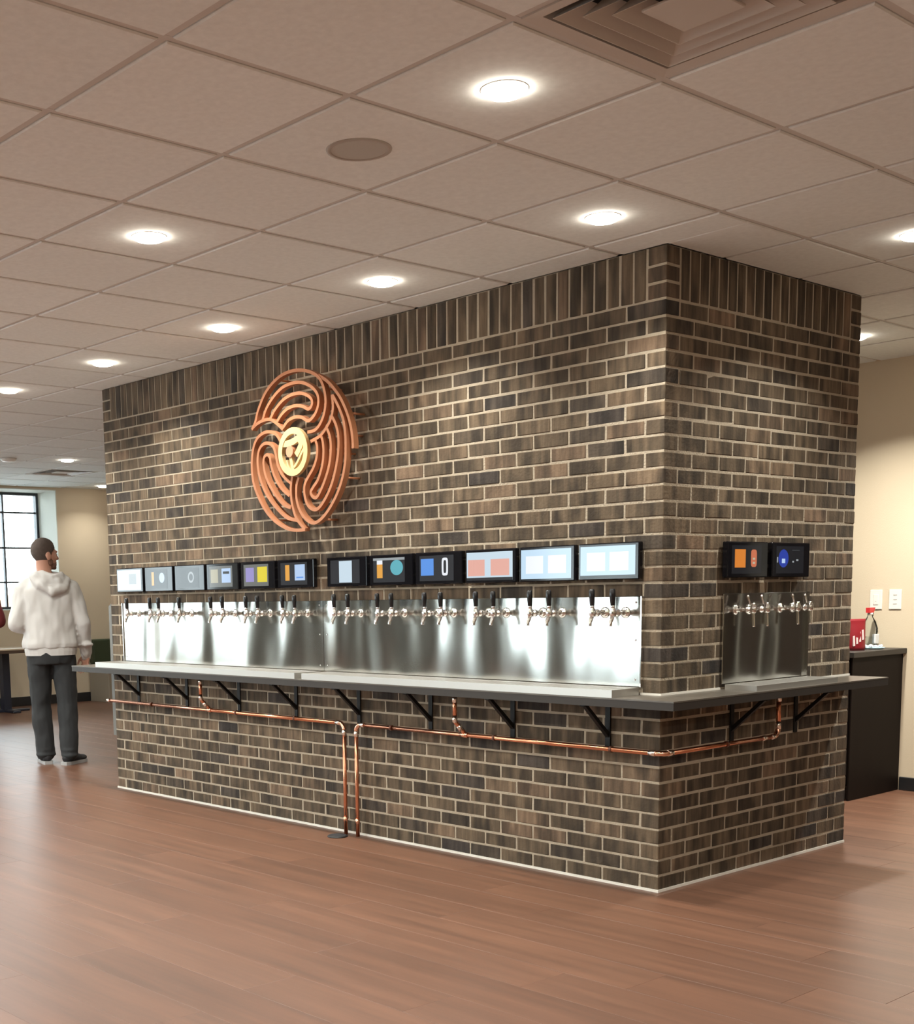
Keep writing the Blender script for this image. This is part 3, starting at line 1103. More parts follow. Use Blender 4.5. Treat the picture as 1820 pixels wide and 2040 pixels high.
# ------------------------------------------------------------------ copper wall sculpture
# centre lines of the strips on the wall: (x, z)
CURVES = [
    [(-2.658, 2.227), (-2.625, 2.260), (-2.593, 2.325), (-2.523, 2.410), (-2.431, 2.465), (-2.334, 2.490), (-2.225, 2.489), (-2.127, 2.464), (-2.060, 2.425), (-2.025, 2.369), (-2.012, 2.308), (-2.025, 2.245), (-2.060, 2.193), (-2.106, 2.165), (-2.167, 2.161)],
    [(-2.554, 2.269), (-2.518, 2.326), (-2.450, 2.381), (-2.369, 2.419), (-2.274, 2.430), (-2.197, 2.420), (-2.122, 2.387), (-2.078, 2.344), (-2.072, 2.297), (-2.096, 2.253), (-2.135, 2.225), (-2.165, 2.220), (-2.211, 2.242), (-2.265, 2.251), (-2.328, 2.239), (-2.375, 2.206)],
    [(-2.488, 2.264), (-2.445, 2.308), (-2.371, 2.352), (-2.291, 2.371), (-2.214, 2.368), (-2.153, 2.346), (-2.124, 2.317), (-2.132, 2.290), (-2.159, 2.280), (-2.201, 2.298), (-2.262, 2.310), (-2.333, 2.302), (-2.390, 2.275), (-2.430, 2.241)],
    [(-2.658, 2.227), (-2.613, 2.251), (-2.546, 2.265), (-2.484, 2.262), (-2.432, 2.236), (-2.377, 2.197)],
    [(-2.400, 2.134), (-2.435, 2.174), (-2.483, 2.195), (-2.540, 2.199), (-2.599, 2.181), (-2.639, 2.143), (-2.661, 2.085), (-2.668, 2.015), (-2.657, 1.939), (-2.622, 1.866), (-2.558, 1.782), (-2.478, 1.718), (-2.382, 1.673), (-2.294, 1.654), (-2.206, 1.654)],
    [(-2.206, 1.654), (-2.254, 1.691), (-2.291, 1.736), (-2.316, 1.806), (-2.322, 1.879), (-2.307, 1.941)],
    [(-2.325, 1.909), (-2.395, 1.958), (-2.433, 2.015), (-2.447, 2.070), (-2.470, 2.116), (-2.518, 2.139), (-2.568, 2.133), (-2.603, 2.099), (-2.614, 2.036), (-2.597, 1.959), (-2.554, 1.882), (-2.490, 1.813), (-2.411, 1.753), (-2.348, 1.720), (-2.269, 1.705)],
    [(-2.335, 1.841), (-2.406, 1.886), (-2.460, 1.949), (-2.492, 2.015), (-2.501, 2.058), (-2.526, 2.077), (-2.554, 2.063), (-2.560, 2.021), (-2.542, 1.960), (-2.495, 1.892), (-2.432, 1.829), (-2.377, 1.791), (-2.326, 1.777)],
    [(-2.071, 2.440), (-2.002, 2.403), (-1.938, 2.349), (-1.889, 2.293), (-1.848, 2.224), (-1.822, 2.158), (-1.809, 2.093), (-1.807, 2.043)],
    [(-1.960, 2.327), (-1.912, 2.259), (-1.878, 2.191), (-1.865, 2.117), (-1.864, 2.053), (-1.869, 1.984), (-1.893, 1.903), (-1.939, 1.823), (-2.007, 1.748), (-2.076, 1.700), (-2.137, 1.684), (-2.198, 1.707), (-2.251, 1.758), (-2.276, 1.823), (-2.274, 1.890), (-2.253, 1.932)],
    [(-1.966, 2.330), (-1.959, 2.265), (-1.979, 2.207), (-2.024, 2.161), (-2.070, 2.131), (-2.146, 2.111)],
    [(-1.972, 2.225), (-1.936, 2.170), (-1.920, 2.104), (-1.925, 2.031), (-1.950, 1.945), (-1.989, 1.864), (-2.043, 1.798), (-2.097, 1.758), (-2.143, 1.757), (-2.188, 1.788), (-2.209, 1.847), (-2.202, 1.895), (-2.167, 1.935), (-2.128, 1.974), (-2.099, 2.028), (-2.094, 2.080), (-2.108, 2.116)],
    [(-2.013, 2.167), (-1.989, 2.120), (-1.983, 2.055), (-2.000, 1.973), (-2.040, 1.896), (-2.079, 1.843), (-2.110, 1.816), (-2.140, 1.823), (-2.155, 1.848), (-2.131, 1.875), (-2.092, 1.910), (-2.056, 1.978), (-2.043, 2.047), (-2.048, 2.103), (-2.062, 2.133)]]
YF, YB = -0.125, -0.092
sc = thing('wall_sculpture', 'large round copper fingerprint sculpture with brass hub on the brick wall', 'sculpture', (-2.28, 0, 2.07))
OFF = Vector((2.28, 0, -2.07))


def strip(pts, wdt, y0, y1, closed=False):
    """Rectangular bar that follows a curve in the wall plane."""
    P = [Vector((p[0], p[1])) for p in pts]
    bm = bmesh.new()
    rings = []
    n_ = len(P)
    for i, p in enumerate(P):
        a = P[(i - 1) % n_] if closed else P[max(i - 1, 0)]
        c = P[(i + 1) % n_] if closed else P[min(i + 1, n_ - 1)]
        t = (c - a).normalized()
        nn = Vector((-t.y, t.x)) * wdt / 2
        q = [Vector((p.x + nn.x, y0, p.y + nn.y)), Vector((p.x - nn.x, y0, p.y - nn.y)),
             Vector((p.x - nn.x, y1, p.y - nn.y)), Vector((p.x + nn.x, y1, p.y + nn.y))]
        rings.append([bm.verts.new(v + OFF) for v in q])
    seq = list(zip(rings, rings[1:] + ([rings[0]] if closed else [])))
    for a, c in seq[:len(rings) if closed else len(rings) - 1]:
        for k in range(4):
            bm.faces.new((a[k], a[(k + 1) % 4], c[(k + 1) % 4], c[k]))
    if not closed:
        bm.faces.new(rings[0])
        bm.faces.new(rings[-1][::-1])
    return bm


for k, cv in enumerate(CURVES):
    d = 0.0004 * k
    obj('copper_strip', strip(spline(cv, 6), 0.0172, YF + d, YB + d), sculpt_copper, sc)
# brass hub: ring, crossing arms and a copper disc
HC = Vector((-2.2745, 2.0685))


def hub_pt(u, v):
    return HC + Vector((u * 0.1285, v * 0.1305))


ring = [hub_pt(math.cos(a), math.sin(a)) for a in [2 * PI * k / 48 for k in range(48)]]
ring = [HC + (p - HC) * 0.85 for p in ring]
obj('hub_ring', strip(ring, 0.034, -0.142, -0.120, True), sculpt_gold, sc)
for pts, wd in (([(-0.75, 0.38), (-0.35, 0.36), (0.05, 0.42), (0.35, 0.50), (0.52, 0.28), (0.35, 0.02), (0.18, -0.15)], 0.034),
                ([(0.80, 0.15), (0.55, -0.10), (0.30, -0.40), (0.05, -0.62)], 0.014),
                ([(-0.20, -0.15), (-0.12, -0.45), (0.0, -0.80)], 0.022),
                ([(-0.45, -0.30), (-0.32, -0.60), (-0.10, -0.80)], 0.010)):
    obj('hub_arm', strip(spline([hub_pt(*p) for p in pts], 5), wd, -0.139, -0.122), sculpt_gold, sc)
bm = bmesh.new()
q = hub_pt(-0.20, 0.02)
lathe(bm, [(0, -0.012), (0.030, -0.012), (0.031, 0.0), (0.031, 0.014), (0.030, 0.016), (0, 0.016)], Vector((q.x, -0.128, q.y)) + OFF, (0, -1, 0), 28, False)
obj('hub_disc', bm, mat('hub_copper_disc', (0.60, 0.29, 0.17), 0.4, 0.3), sc)
for ci, pi in ((0, 4), (0, 9), (4, 7), (4, 11), (9, 3), (9, 6), (9, 9), (8, 4), (6, 8), (11, 3), (1, 8), (7, 9)):
    x, z = CURVES[ci][pi]
    bm = bmesh.new()
    tube(bm, [Vector((x, -0.001, z)) + OFF, Vector((x, YB + 0.01, z)) + OFF], 0.006, 8)
    obj('standoff', bm, sculpt_copper, sc)


# ------------------------------------------------------------------ copper pipes under the counter
PR = 0.0108


def arc(c, a, b_, r, n_=6):
    """Quarter bend at corner c between directions a (incoming side) and b_ (outgoing side)."""
    c, a, b_ = Vector(c), Vector(a), Vector(b_)
    o_ = c + a * r + b_ * r
    return [o_ - b_ * r * math.cos(t) - a * r * math.sin(t) for t in [PI / 2 * k / n_ for k in range(n_ + 1)]]


def pipe_part(root, pts, name='pipe', r=PR, m=None):
    bm = bmesh.new()
    tube(bm, [Vector(p) - root.location for p in pts], r, 14)
    return obj(name, bm, m or copper, root)


def coupling(root, p, d, m=None):
    p, d = Vector(p), Vector(d)
    pipe_part(root, [p - d * 0.016, p + d * 0.016], 'coupling', PR + 0.0022, m or copper_fit)


def clip(root, p, d):
    """Bell hanger holding the pipe to the wall."""
    p, d = Vector(p), Vector(d)
    pipe_part(root, [p - d * 0.006, p + d * 0.006], 'pipe_clip', PR + 0.0035, mat('clip_bronze', (0.16, 0.07, 0.045), 0.4, 0.6))


YP, ZP = -0.052, 0.612
Xa, Ya, Za = Vector((1, 0, 0)), Vector((0, 1, 0)), Vector((0, 0, 1))
# left run
pl = thing('copper_pipe', 'copper pipe along the left half of the brick base, ending in a floor drop', 'pipe', (-1.995, YP, 0), 0, 'copper drain pipes on the brick base')
zl = 0.612
pipe_part(pl, [(-4.475, YP, zl), (-2.035, YP, zl)])
pipe_part(pl, arc((-1.995, YP, zl), -Xa, -Za, 0.04), 'elbow', PR + 0.0016, copper_fit)
pipe_part(pl, [(-1.995, YP, zl - 0.04), (-1.995, YP, 0.002)])
coupling(pl, (-2.045, YP, zl), Xa, solder)
coupling(pl, (-1.995, YP, zl - 0.05), Za, solder)
coupling(pl, (-1.995, YP, 0.085), Za)
coupling(pl, (-4.463, YP, zl), Xa, solder)
for x in (-3.92, -2.98, -2.42):
    clip(pl, (x, YP, zl), Xa)


def drop(root, x):
    yd = -0.105
    pipe_part(root, [(x, yd, ZLT - 0.002), (x, yd, 0.690)])
    pipe_part(root, [(x, yd, 0.690), (x + 0.002, yd + 0.006, 0.674), (x + 0.010, yd + 0.045, 0.632), (x + 0.012, YP, ZP + 0.008)], 'elbow')
    coupling(root, (x, yd, 0.79), Za, solder)
    coupling(root, (x, yd, 0.692), Za, solder)
    coupling(root, (x + 0.006, yd + 0.028, 0.650), Vector((0.1, 0.6, -0.7)).normalized(), solder)
    pipe_part(root, [(x - 0.014, YP, ZP), (x + 0.038, YP, ZP)], 'tee', PR + 0.003, copper_fit)


drop(pl, -3.275)
# right run, wrapping the corner
pr_ = thing('copper_pipe', 'copper pipe along the right half of the brick base, turning the corner', 'pipe', (-1.897, YP, 0), 0, 'copper drain pipes on the brick base')
xr = -1.897
pipe_part(pr_, [(xr, YP, 0.002), (xr, YP, ZP - 0.04)])
pipe_part(pr_, arc((xr, YP, ZP), -Za, Xa, 0.04), 'elbow', PR + 0.0016, copper_fit)
pipe_part(pr_, [(xr + 0.04, YP, ZP), (0.012, YP, ZP)])
pipe_part(pr_, arc((0.052, YP, ZP), -Xa, Ya, 0.04), 'elbow', PR + 0.0016, copper_fit)
pipe_part(pr_, [(0.052, YP + 0.04, ZP), (0.052, 0.805, ZP)])
pipe_part(pr_, arc((0.052, 0.845, ZP), -Ya, Za, 0.04), 'elbow', PR + 0.0016, copper_fit)
pipe_part(pr_, [(0.052, 0.845, ZP + 0.04), (0.052, 0.845, ZLT - 0.002)])
for p, d in (((xr, YP, ZP - 0.05), Za), ((xr + 0.05, YP, ZP), Xa), ((0.0, YP, ZP), Xa), ((0.052, 0.0, ZP), Ya), ((0.052, 0.795, ZP), Ya), ((0.052, 0.72, ZP), Ya),
             ((0.052, 0.845, ZP + 0.05), Za), ((0.052, 0.845, 0.79), Za)):
    coupling(pr_, p, d, solder)
coupling(pr_, (xr, YP, 0.085), Za)
drop(pr_, -1.110)
for x in (-1.62, -0.90, -0.215):
    clip(pr_, (x, YP, ZP), Xa)
clip(pr_, (0.052, 0.42, ZP), Ya)
bm = bmesh.new()
lathe(bm, [(0, 0), (0.056, 0), (0.056, 0.004), (0.050, 0.008), (0, 0.008)], (0, 0, 0), (0, 0, 1), 24)
dn = thing('floor_drain', 'small dark round floor drain beneath the twin copper drops', 'drain', (-1.985, -0.122, 0))
obj('drain_rim', bm, mat('drain_iron', (0.03, 0.03, 0.03), 0.5, 0.5), dn)
for k in range(-3, 4):
    hw = math.sqrt(0.048 ** 2 - (k * 0.013) ** 2)
    obj('drain_slot', bbox_bm(-hw, hw, k * 0.013 - 0.003, k * 0.013 + 0.003, 0.008, 0.0085), vent_dark, dn)


# ------------------------------------------------------------------ counter brackets
def bracket(label, loc, rz):
    t = thing('shelf_bracket', label, 'bracket', loc, rz, 'black brackets under the countertop')
    obj('wall_leg', bbox_bm(-0.014, 0.014, -0.007, 0.0, -0.205, 0.0, 0.001), black_iron, t)
    obj('shelf_leg', bbox_bm(-0.014, 0.014, -0.185, -0.007, -0.007, 0.0, 0.001), black_iron, t)
    bm = bmesh.new()
    prism(bm, [(-0.010, -0.172, -0.007), (-0.010, -0.150, -0.007), (-0.010, -0.007, -0.132), (-0.010, -0.007, -0.156)], (0.020, 0, 0))
    obj('brace', bm, black_iron, t)
    return t


for k, x in enumerate((-4.150, -3.575, -3.015, -2.465, -1.925, -1.378, -0.826, -0.270)):
    bracket('black steel shelf bracket, %s from the left end of the long front' % ORD[k], (x, -0.001, ZLT), 0)
bracket('black steel shelf bracket on the narrow side, nearer the corner', (0.001, 0.535, ZLT), PI / 2)
bracket('black steel shelf bracket on the narrow side, nearer the far end', (0.001, 1.078, ZLT), PI / 2)

# grey metal panel that stands out beyond the left end of the block
gp = thing('end_panel', 'narrow grey metal panel standing out at the left end of the brick block', 'panel', (XL, 0.03, 0.36))
bm = bmesh.new()
prism(bm, [(-0.085, 0, ZC - 0.359), (-0.001, 0, ZC - 0.359), (-0.001, 0, 0.925), (-0.03, 0, 0.925), (-0.085, 0, 0.89)], (0, 0.03, 0))
obj('upper_sheet', bm, grey_panel, gp)
obj('lower_sheet', bbox_bm(-0.085, -0.001, 0, 0.03, 0, ZCB - 0.361), grey_panel, gp)


# ------------------------------------------------------------------ ceiling fixtures
def tile_c(i, j):
    return (GX - T / 2 - T * i, GY - T / 2 + T * j)


def make_light():
    t = thing('downlight', 'recessed round downlight', 'light', (0, 0, ZCEIL - 0.006))
    bm = bmesh.new()
    lathe(bm, [(0.061, 0.0), (0.068, 0.0), (0.0675, -0.0016), (0.062, -0.002), (0.061, -0.0016), (0.061, 0.0)], (0, 0, 0), (0, 0, 1), 36)
    obj('trim_ring', bm, trim_white, t)
    bm = bmesh.new()
    lathe(bm, [(0.0615, -0.001), (0.060, -0.010), (0.048, -0.016), (0.028, -0.0195), (0, -0.0205)], (0, 0, 0), (0, 0, 1), 36)
    obj('lens', bm, lens_mat, t)
    return t


ld = bpy.data.lights.new('downlight_beam', 'AREA')
ld.shape = 'DISK'
ld.size = 0.11
ld.energy = LAMP_WATTS
ld.color = LAMP_COL
ld.spread = math.radians(125)
ld2 = ld.copy()
ld2.energy = LAMP_WATTS_ADDED
ld2.spread = math.radians(160)
ld5 = ld2.copy()
ld5.energy = LAMP_WATTS_ADDED * 1.85
ld3 = ld.copy()
ld3.energy = LAMP_WATTS * 2.7
ld4 = ld.copy()
ld4.energy = LAMP_WATTS * 0.4
seen = {(0, 0): 'round ceiling downlight nearest the camera, beside the ceiling speaker',
        (3, 0): 'round ceiling downlight at the upper left, second row from the wall',
        (1, 2): 'round ceiling downlight close above the brick corner',
        (3, 2): 'round ceiling downlight along the brick wall, second from the corner',
        (5, 2): 'round ceiling downlight along the brick wall, above the copper sculpture',
        (7, 2): 'round ceiling downlight along the brick wall, fourth from the corner',
        (9, 2): 'round ceiling downlight cut by the left picture edge',
        (0, 4): 'round ceiling downlight cut by the right picture edge',
        (2, 7): 'round ceiling downlight half hidden behind the right end of the brick block',
        (15, 6): 'small far downlight above the window and the person',
        (19, 9): 'farthest small downlight touching the left edge of the brick wall'}
extra = [(0, 7), (-3, 0), (-6, 0), (-6, 4), (6, 0), (9, 0), (12, 0), (15, 0), (12, 2), (6, 9), (9, 9), (12, 9)]  # unseen lamps added, stronger than the seen ones, to lift the ceiling
for jj in (-3, -6, -9):
    for ii in (-4, 1, 6, 11, 16):
        extra.append((ii, jj))
proto = None
for k, key in enumerate(list(seen) + extra):
    if key not in seen:
        pj = project((*tile_c(*key), ZCEIL))
        blocked = 6 <= key[0] <= 12 and key[1] == 9
        if pj and -30 < pj[0] < 1850 and -30 < pj[1] < 2070 and not blocked:
            continue
    if proto is None:
        proto = make_light()
        t = proto
    else:
        t = copy_tree(proto, None, skip_lights=True)
    x, y = tile_c(*key)
    t.location = (x, y, ZCEIL - 0.006)
    if key in seen:
        tag(t, seen[key], 'light', 'round downlights in the tile ceiling')
    else:
        tag(t, 'added unseen downlight that lifts the room and ceiling light', 'light', 'added unseen downlights')
    lo = bpy.data.objects.new('downlight_beam', ld if key in seen else (ld5 if key[1] < 0 else ld2))
    C.objects.link(lo)
    lo.parent = t
    lo.location = (0, 0, -0.023)
    if key in ((2, 7), (0, 7)):  # the second lamp is unseen, added to brighten the right wall
        lo.data = ld3
    elif key == (19, 9):
        lo.data = ld4
    tag(lo, kind='light')

x, y = tile_c(1, 0)
sk = thing('ceiling_speaker', 'round taupe ceiling speaker grille set in a ceiling tile', 'speaker', (x, y, ZCEIL - 0.006))
bm = bmesh.new()
lathe(bm, [(0.088, 0), (0.104, 0), (0.103, -0.003), (0.089, -0.004), (0.088, 0)], (0, 0, 0), (0, 0, 1), 40)
obj('speaker_rim', bm, mat('speaker_rim_taupe', (0.42, 0.37, 0.32), 0.6), sk)
bm = bmesh.new()
lathe(bm, [(0.0885, -0.002), (0.07, -0.003), (0, -0.0035)], (0, 0, 0), (0, 0, 1), 40)
obj('grille', bm, grille_mat, sk)


def diffuser(cell, label):
    x, y = tile_c(*cell)
    t = thing('air_diffuser', label, 'vent', (x, y, ZCEIL))
    bm = bmesh.new()

    def frustum(r0, z0, r1, z1):
        a = [bm.verts.new((sx * r0, sy * r0, z0)) for sx, sy in ((-1, -1), (1, -1), (1, 1), (-1, 1))]
        c = [bm.verts.new((sx * r1, sy * r1, z1)) for sx, sy in ((-1, -1), (1, -1), (1, 1), (-1, 1))]
        for k in range(4):
            bm.faces.new((a[k], a[(k + 1) % 4], c[(k + 1) % 4], c[k]))
    frustum(0.292, -0.004, 0.255, -0.001)
    frustum(0.292, 0.010, 0.292, -0.004)
    frustum(0.255, -0.001, 0.250, 0.06)
    obj('diffuser_frame', bm, vent_mat, t)
    obj('duct_box', bbox_bm(-0.25, 0.25, -0.25, 0.25, 0.060, 0.065), vent_dark, t)
    for r in (0.238, 0.188, 0.138):
        bm = bmesh.new()
        frustum(r, -0.006, r - 0.045, 0.042)
        frustum(r - 0.0015, -0.006, r - 0.0465, 0.042)
        frustum(r, -0.006, r - 0.0015, -0.006)
        obj('louvre', bm, vent_mat, t)
    obj('core_plate', bbox_bm(-0.088, 0.088, -0.088, 0.088, -0.004, 0.004, 0.002), vent_mat, t)
    return t


diffuser((-1, 0), 'large square ceiling air diffuser cut by the top picture edge')
diffuser((17, 7), 'small far square ceiling diffuser above the person')
x, y = tile_c(15, 5)
sd = thing('smoke_detector', 'small white smoke detector on the far ceiling at the left edge', 'detector', (-8.60, 1.36, ZCEIL - 0.006))
bm = bmesh.new()
lathe(bm, [(0, 0), (0.075, 0), (0.075, -0.015), (0.06, -0.03), (0, -0.034)], (0, 0, 0), (0, 0, 1), 28)
obj('detector_body', bm, trim_white, sd)
bm = bmesh.new()
lathe(bm, [(0.078, 0), (0.082, -0.004), (0.078, -0.008)], (0, 0, 0), (0, 0, 1), 28)
obj('detector_base', bm, tee_mat, sd)

# ------------------------------------------------------------------ dark cabinet by the right wall
XC = -0.62
cb = thing('base_cabinet', 'dark espresso base cabinet standing against the right wall', 'cabinet', (XC - 0.9, 3.08, 0))
bx = lambda x0, x1, y0, y1, z0, z1, b=0.0: bbox_bm(x0 - (XC - 0.9), x1 - (XC - 0.9), y0 - 3.08, y1 - 3.08, z0, z1, b)
obj('cabinet_body', bx(XC - 1.8, XC, 2.79, YRIGHT - 0.002, 0.09, 0.868, 0.002), cab_mat, cb)
obj('toe_kick', bx(XC - 1.78, XC - 0.004, 2.86, YRIGHT - 0.002, 0.0, 0.09), black_trim, cb)
obj('end_panel', bx(XC, XC + 0.012, 2.775, YRIGHT - 0.002, 0.0, 0.868, 0.002), cab_mat, cb)
for k in range(4):
    a = XC - 1.8 + 0.45 * k
    d = obj('cabinet_door', bx(a + 0.004, a + 0.446, 2.768, 2.789, 0.10, 0.86, 0.003), cab_mat, cb)
    bm = bmesh.new()
    hx = (a + (0.40 if k % 2 == 0 else 0.05)) - (XC - 0.9)
    tube(bm, [(hx, -0.312, 0.62), (hx, -0.335, 0.63), (hx, -0.335, 0.75), (hx, -0.312, 0.76)], 0.005, 8)
    obj('door_handle', bm, chrome, d)
obj('cabinet_top', bx(XC - 1.82, XC + 0.035, 2.745, YRIGHT - 0.001, 0.868, 0.902, 0.003), counter_edge, cb)
ZK = 0.902

# clear spray bottle with a red trigger
sb = thing('spray_bottle', 'clear plastic spray bottle with red trigger on the dark cabinet', 'bottle', (-0.790, 3.322, ZK))
bm = bmesh.new()
prof = [(0, 0.0), (0.046, 0.0), (0.050, 0.006)]
for k in range(6):
    prof += [(0.050, 0.018 + k * 0.013), (0.047, 0.0245 + k * 0.013)]
prof += [(0.050, 0.10), (0.049, 0.125), (0.036, 0.165), (0.018, 0.195), (0.0145, 0.205), (0.0145, 0.215), (0, 0.215)]
lathe(bm, prof, (0, 0, 0), (0, 0, 1), 28)
obj('bottle_body', bm, clear_pet, sb)
bm = bmesh.new()
lathe(bm, [(0, 0.003), (0.044, 0.003), (0.0445, 0.07), (0, 0.07)], (0, 0, 0), (0, 0, 1), 24)
obj('liquid', bm, glass_material('clear_cleaner', (0.93, 0.96, 0.97), 1.33), sb)
obj('paper_label', bbox_bm(0.030, 0.0512, -0.022, 0.024, 0.028, 0.088, 0.001), mat('bottle_label_white', (0.75, 0.76, 0.76), 0.5), sb)
bm = bmesh.new()
lathe(bm, [(0, 0.207), (0.0165, 0.207), (0.0165, 0.222), (0, 0.222)], (0, 0, 0), (0, 0, 1), 18)
obj('cap_collar', bm, white_plastic, sb)
red = mat('red_plastic', (0.62, 0.035, 0.04), 0.35)
bm = bmesh.new()
prism(bm, [(-0.013, -0.030, 0.222), (-0.013, 0.020, 0.222), (-0.013, 0.034, 0.240), (-0.013, 0.040, 0.254), (-0.013, -0.032, 0.254)], (0.026, 0, 0))
obj('spray_head', bm, red, sb)
bm = bmesh.new()
tube(bm, [(0, 0.026, 0.238), (0, 0.036, 0.222), (0, 0.034, 0.200)], [0.005, 0.005, 0.004], 8)
obj('trigger', bm, black_plastic, sb)

bt = thing('blue_tray', 'shallow pale blue dish in front of the spray bottle', 'tray', (-0.700, 3.205, ZK))
bm = bmesh.new()
lathe(bm, [(0, 0), (0.052, 0), (0.068, 0.010), (0.066, 0.011), (0.050, 0.005), (0, 0.005)], (0, 0, 0), (0, 0, 1), 32)
obj('dish', bm, mat('pale_blue_plastic', (0.42, 0.56, 0.62), 0.4), bt)
bm = bmesh.new()
for k in range(4):
    a = 0.6 + 1.5 * k
    tube(bm, spline([(0.036 * math.cos(a), 0.036 * math.sin(a), 0.012), (0.050 * math.cos(a + 0.3), 0.050 * math.sin(a + 0.3), 0.02), (0.040 * math.cos(a + 0.7), 0.040 * math.sin(a + 0.7), 0.013)], 4), 0.008, 8)
obj('folded_cloth', bm, mat('white_cloth', (0.75, 0.78, 0.80), 0.9), bt)

pc = thing('red_pouch', 'red standing pouch with four white diagonal bars on the dark cabinet', 'pouch', (-0.70, 2.985, ZK), math.radians(62))
bm = bmesh.new()
rings = []
for z, hw, hd in ((0.0, 0.056, 0.030), (0.02, 0.060, 0.032), (0.09, 0.060, 0.024), (0.15, 0.060, 0.012), (0.178, 0.060, 0.003), (0.192, 0.060, 0.002)):
    rings.append([bm.verts.new((hw * math.cos(a) if abs(math.cos(a)) < 0.99 else math.copysign(hw, math.cos(a)), hd * math.sin(a), z)) for a in [2 * PI * k / 20 for k in range(20)]])
for a, c in zip(rings, rings[1:]):
    for k in range(20):
        f = bm.faces.new((a[k], a[(k + 1) % 20], c[(k + 1) % 20], c[k]))
        f.smooth = True
bm.faces.new(rings[0][::-1])
bm.faces.new(rings[-1])
obj('pouch_body', bm, mat('red_foil', (0.20, 0.006, 0.012), 0.4), pc)
for k in range(4):
    bm = bmesh.new()
    x0 = -0.040 + 0.021 * k
    z0 = 0.028 + 0.012 * k
    for_y = lambda z: -(0.0335 - 0.17 * max(0, z - 0.02)) - 0.0008
    prism(bm, [(x0, for_y(z0) , z0), (x0 + 0.012, for_y(z0), z0 + 0.003), (x0 + 0.014, for_y(z0 + 0.06), z0 + 0.063), (x0 + 0.002, for_y(z0 + 0.06), z0 + 0.060)], (0, 0.012, 0))
    obj('printed_bar', bm, mat('pouch_print_white', (0.50, 0.42, 0.40), 0.5), pc)


def wall_plate(name, label, x, z, slots):
    t = thing(name, label, 'switch', (x, YRIGHT, z), 0, 'white wall plates on the right wall')
    obj('cover_plate', bbox_bm(-0.040, 0.040, -0.006, 0, -0.062, 0.062, 0.003, 2), white_plastic, t)
    if slots:
        for zz in (0.028, 0.0, -0.028):
            obj('slot', bbox_bm(-0.012, 0.012, -0.0068, -0.0055, zz - 0.003, zz + 0.003), slot_grey, t)
    else:
        obj('rocker', bbox_bm(-0.016, 0.016, -0.009, -0.005, -0.033, 0.033, 0.002), white_plastic, t)
        obj('indicator', bbox_bm(-0.004, 0.004, -0.0096, -0.0088, -0.012, -0.008), slot_grey, t)


wall_plate('light_switch', 'white wall switch plate directly behind the red spray trigger', -0.797, 1.205, False)
wall_plate('wall_outlet', 'white wall plate with three small slots, right of the switch', -0.672, 1.205, True)

# ------------------------------------------------------------------ table and bench under the far window
tb = thing('dining_table', 'tan topped table with dark pedestal under the far window', 'table', (-10.78, 2.26, 0))
obj('table_top', bbox_bm(-0.45, 0.40, -0.42, 0.33, 0.735, 0.752, 0.003), table_top_mat, tb)
obj('table_edge', bbox_bm(-0.452, 0.402, -0.422, 0.332, 0.700, 0.735, 0.003), table_edge_mat, tb)
bm = bmesh.new()
box(bm, -0.05, 0.05, -0.045, 0.045, 0.03, 0.70)
obj('pedestal', bm, navy, tb)
obj('base_plate', bbox_bm(-0.28, 0.28, -0.05, 0.05, 0.0, 0.03, 0.006), navy, tb)
obj('base_plate', bbox_bm(-0.05, 0.05, -0.28, 0.28, 0.0, 0.028, 0.006), navy, tb)
bn = thing('booth_bench', 'low booth with dark green vinyl back against the far wall', 'bench', (XFAR + 0.35, 4.35, 0))
obj('bench_base', bbox_bm(-0.33, 0.14, -0.62, 0.62, 0.0, 0.40, 0.004), base_beige, bn)
obj('seat_cushion', bbox_bm(-0.33, 0.16, -0.62, 0.62, 0.40, 0.48, 0.02, 2), green_vinyl, bn)
obj('back_cushion', bbox_bm(-0.33, -0.21, -0.62, 0.62, 0.48, 0.79, 0.02, 2), green_vinyl, bn)

# ------------------------------------------------------------------ people
skin = mat('skin', (0.52, 0.27, 0.19), 0.55)
hair_m = mat('short_brown_hair', (0.125, 0.092, 0.076), 0.75, noise=(40, 0.5), bump=(300, 0.6))
beard_m = mat('beard_stubble', (0.20, 0.10, 0.065), 0.8, bump=(300, 0.5))
hood_grey = mat('light_grey_fleece', (0.60, 0.59, 0.575), 0.9)
hood_red = mat('dark_red_fleece', (0.14, 0.018, 0.020), 0.9)
pants_m = mat('charcoal_trousers', (0.022, 0.024, 0.026), 0.85)
shoe_m = mat('black_shoe_mesh', (0.016, 0.016, 0.018), 0.7)
sole_m = mat('pale_shoe_sole', (0.34, 0.34, 0.34), 0.6)
eye_m = mat('eye_dark', (0.02, 0.015, 0.012), 0.2)
eyew_m = mat('eye_white', (0.75, 0.72, 0.68), 0.3)


def ellipsoid(bm, c, r, rot=None, nu=20, nv=12):
    c = Vector(c)
    R_ = rot or Matrix.Identity(3)
    top = bm.verts.new(c + R_ @ Vector((0, 0, r[2])))
    bot = bm.verts.new(c + R_ @ Vector((0, 0, -r[2])))
    rows = []
    for i in range(1, nv):
        th = PI * i / nv
        rows.append([bm.verts.new(c + R_ @ Vector((r[0] * math.sin(th) * math.cos(2 * PI * k / nu), r[1] * math.sin(th) * math.sin(2 * PI * k / nu), r[2] * math.cos(th)))) for k in range(nu)])
    for k in range(nu):
        k2 = (k + 1) % nu
        bm.faces.new((top, rows[0][k], rows[0][k2]))
        bm.faces.new((bot, rows[-1][k2], rows[-1][k]))
        for a, b_ in zip(rows, rows[1:]):
            bm.faces.new((a[k], b_[k], b_[k2], a[k2]))


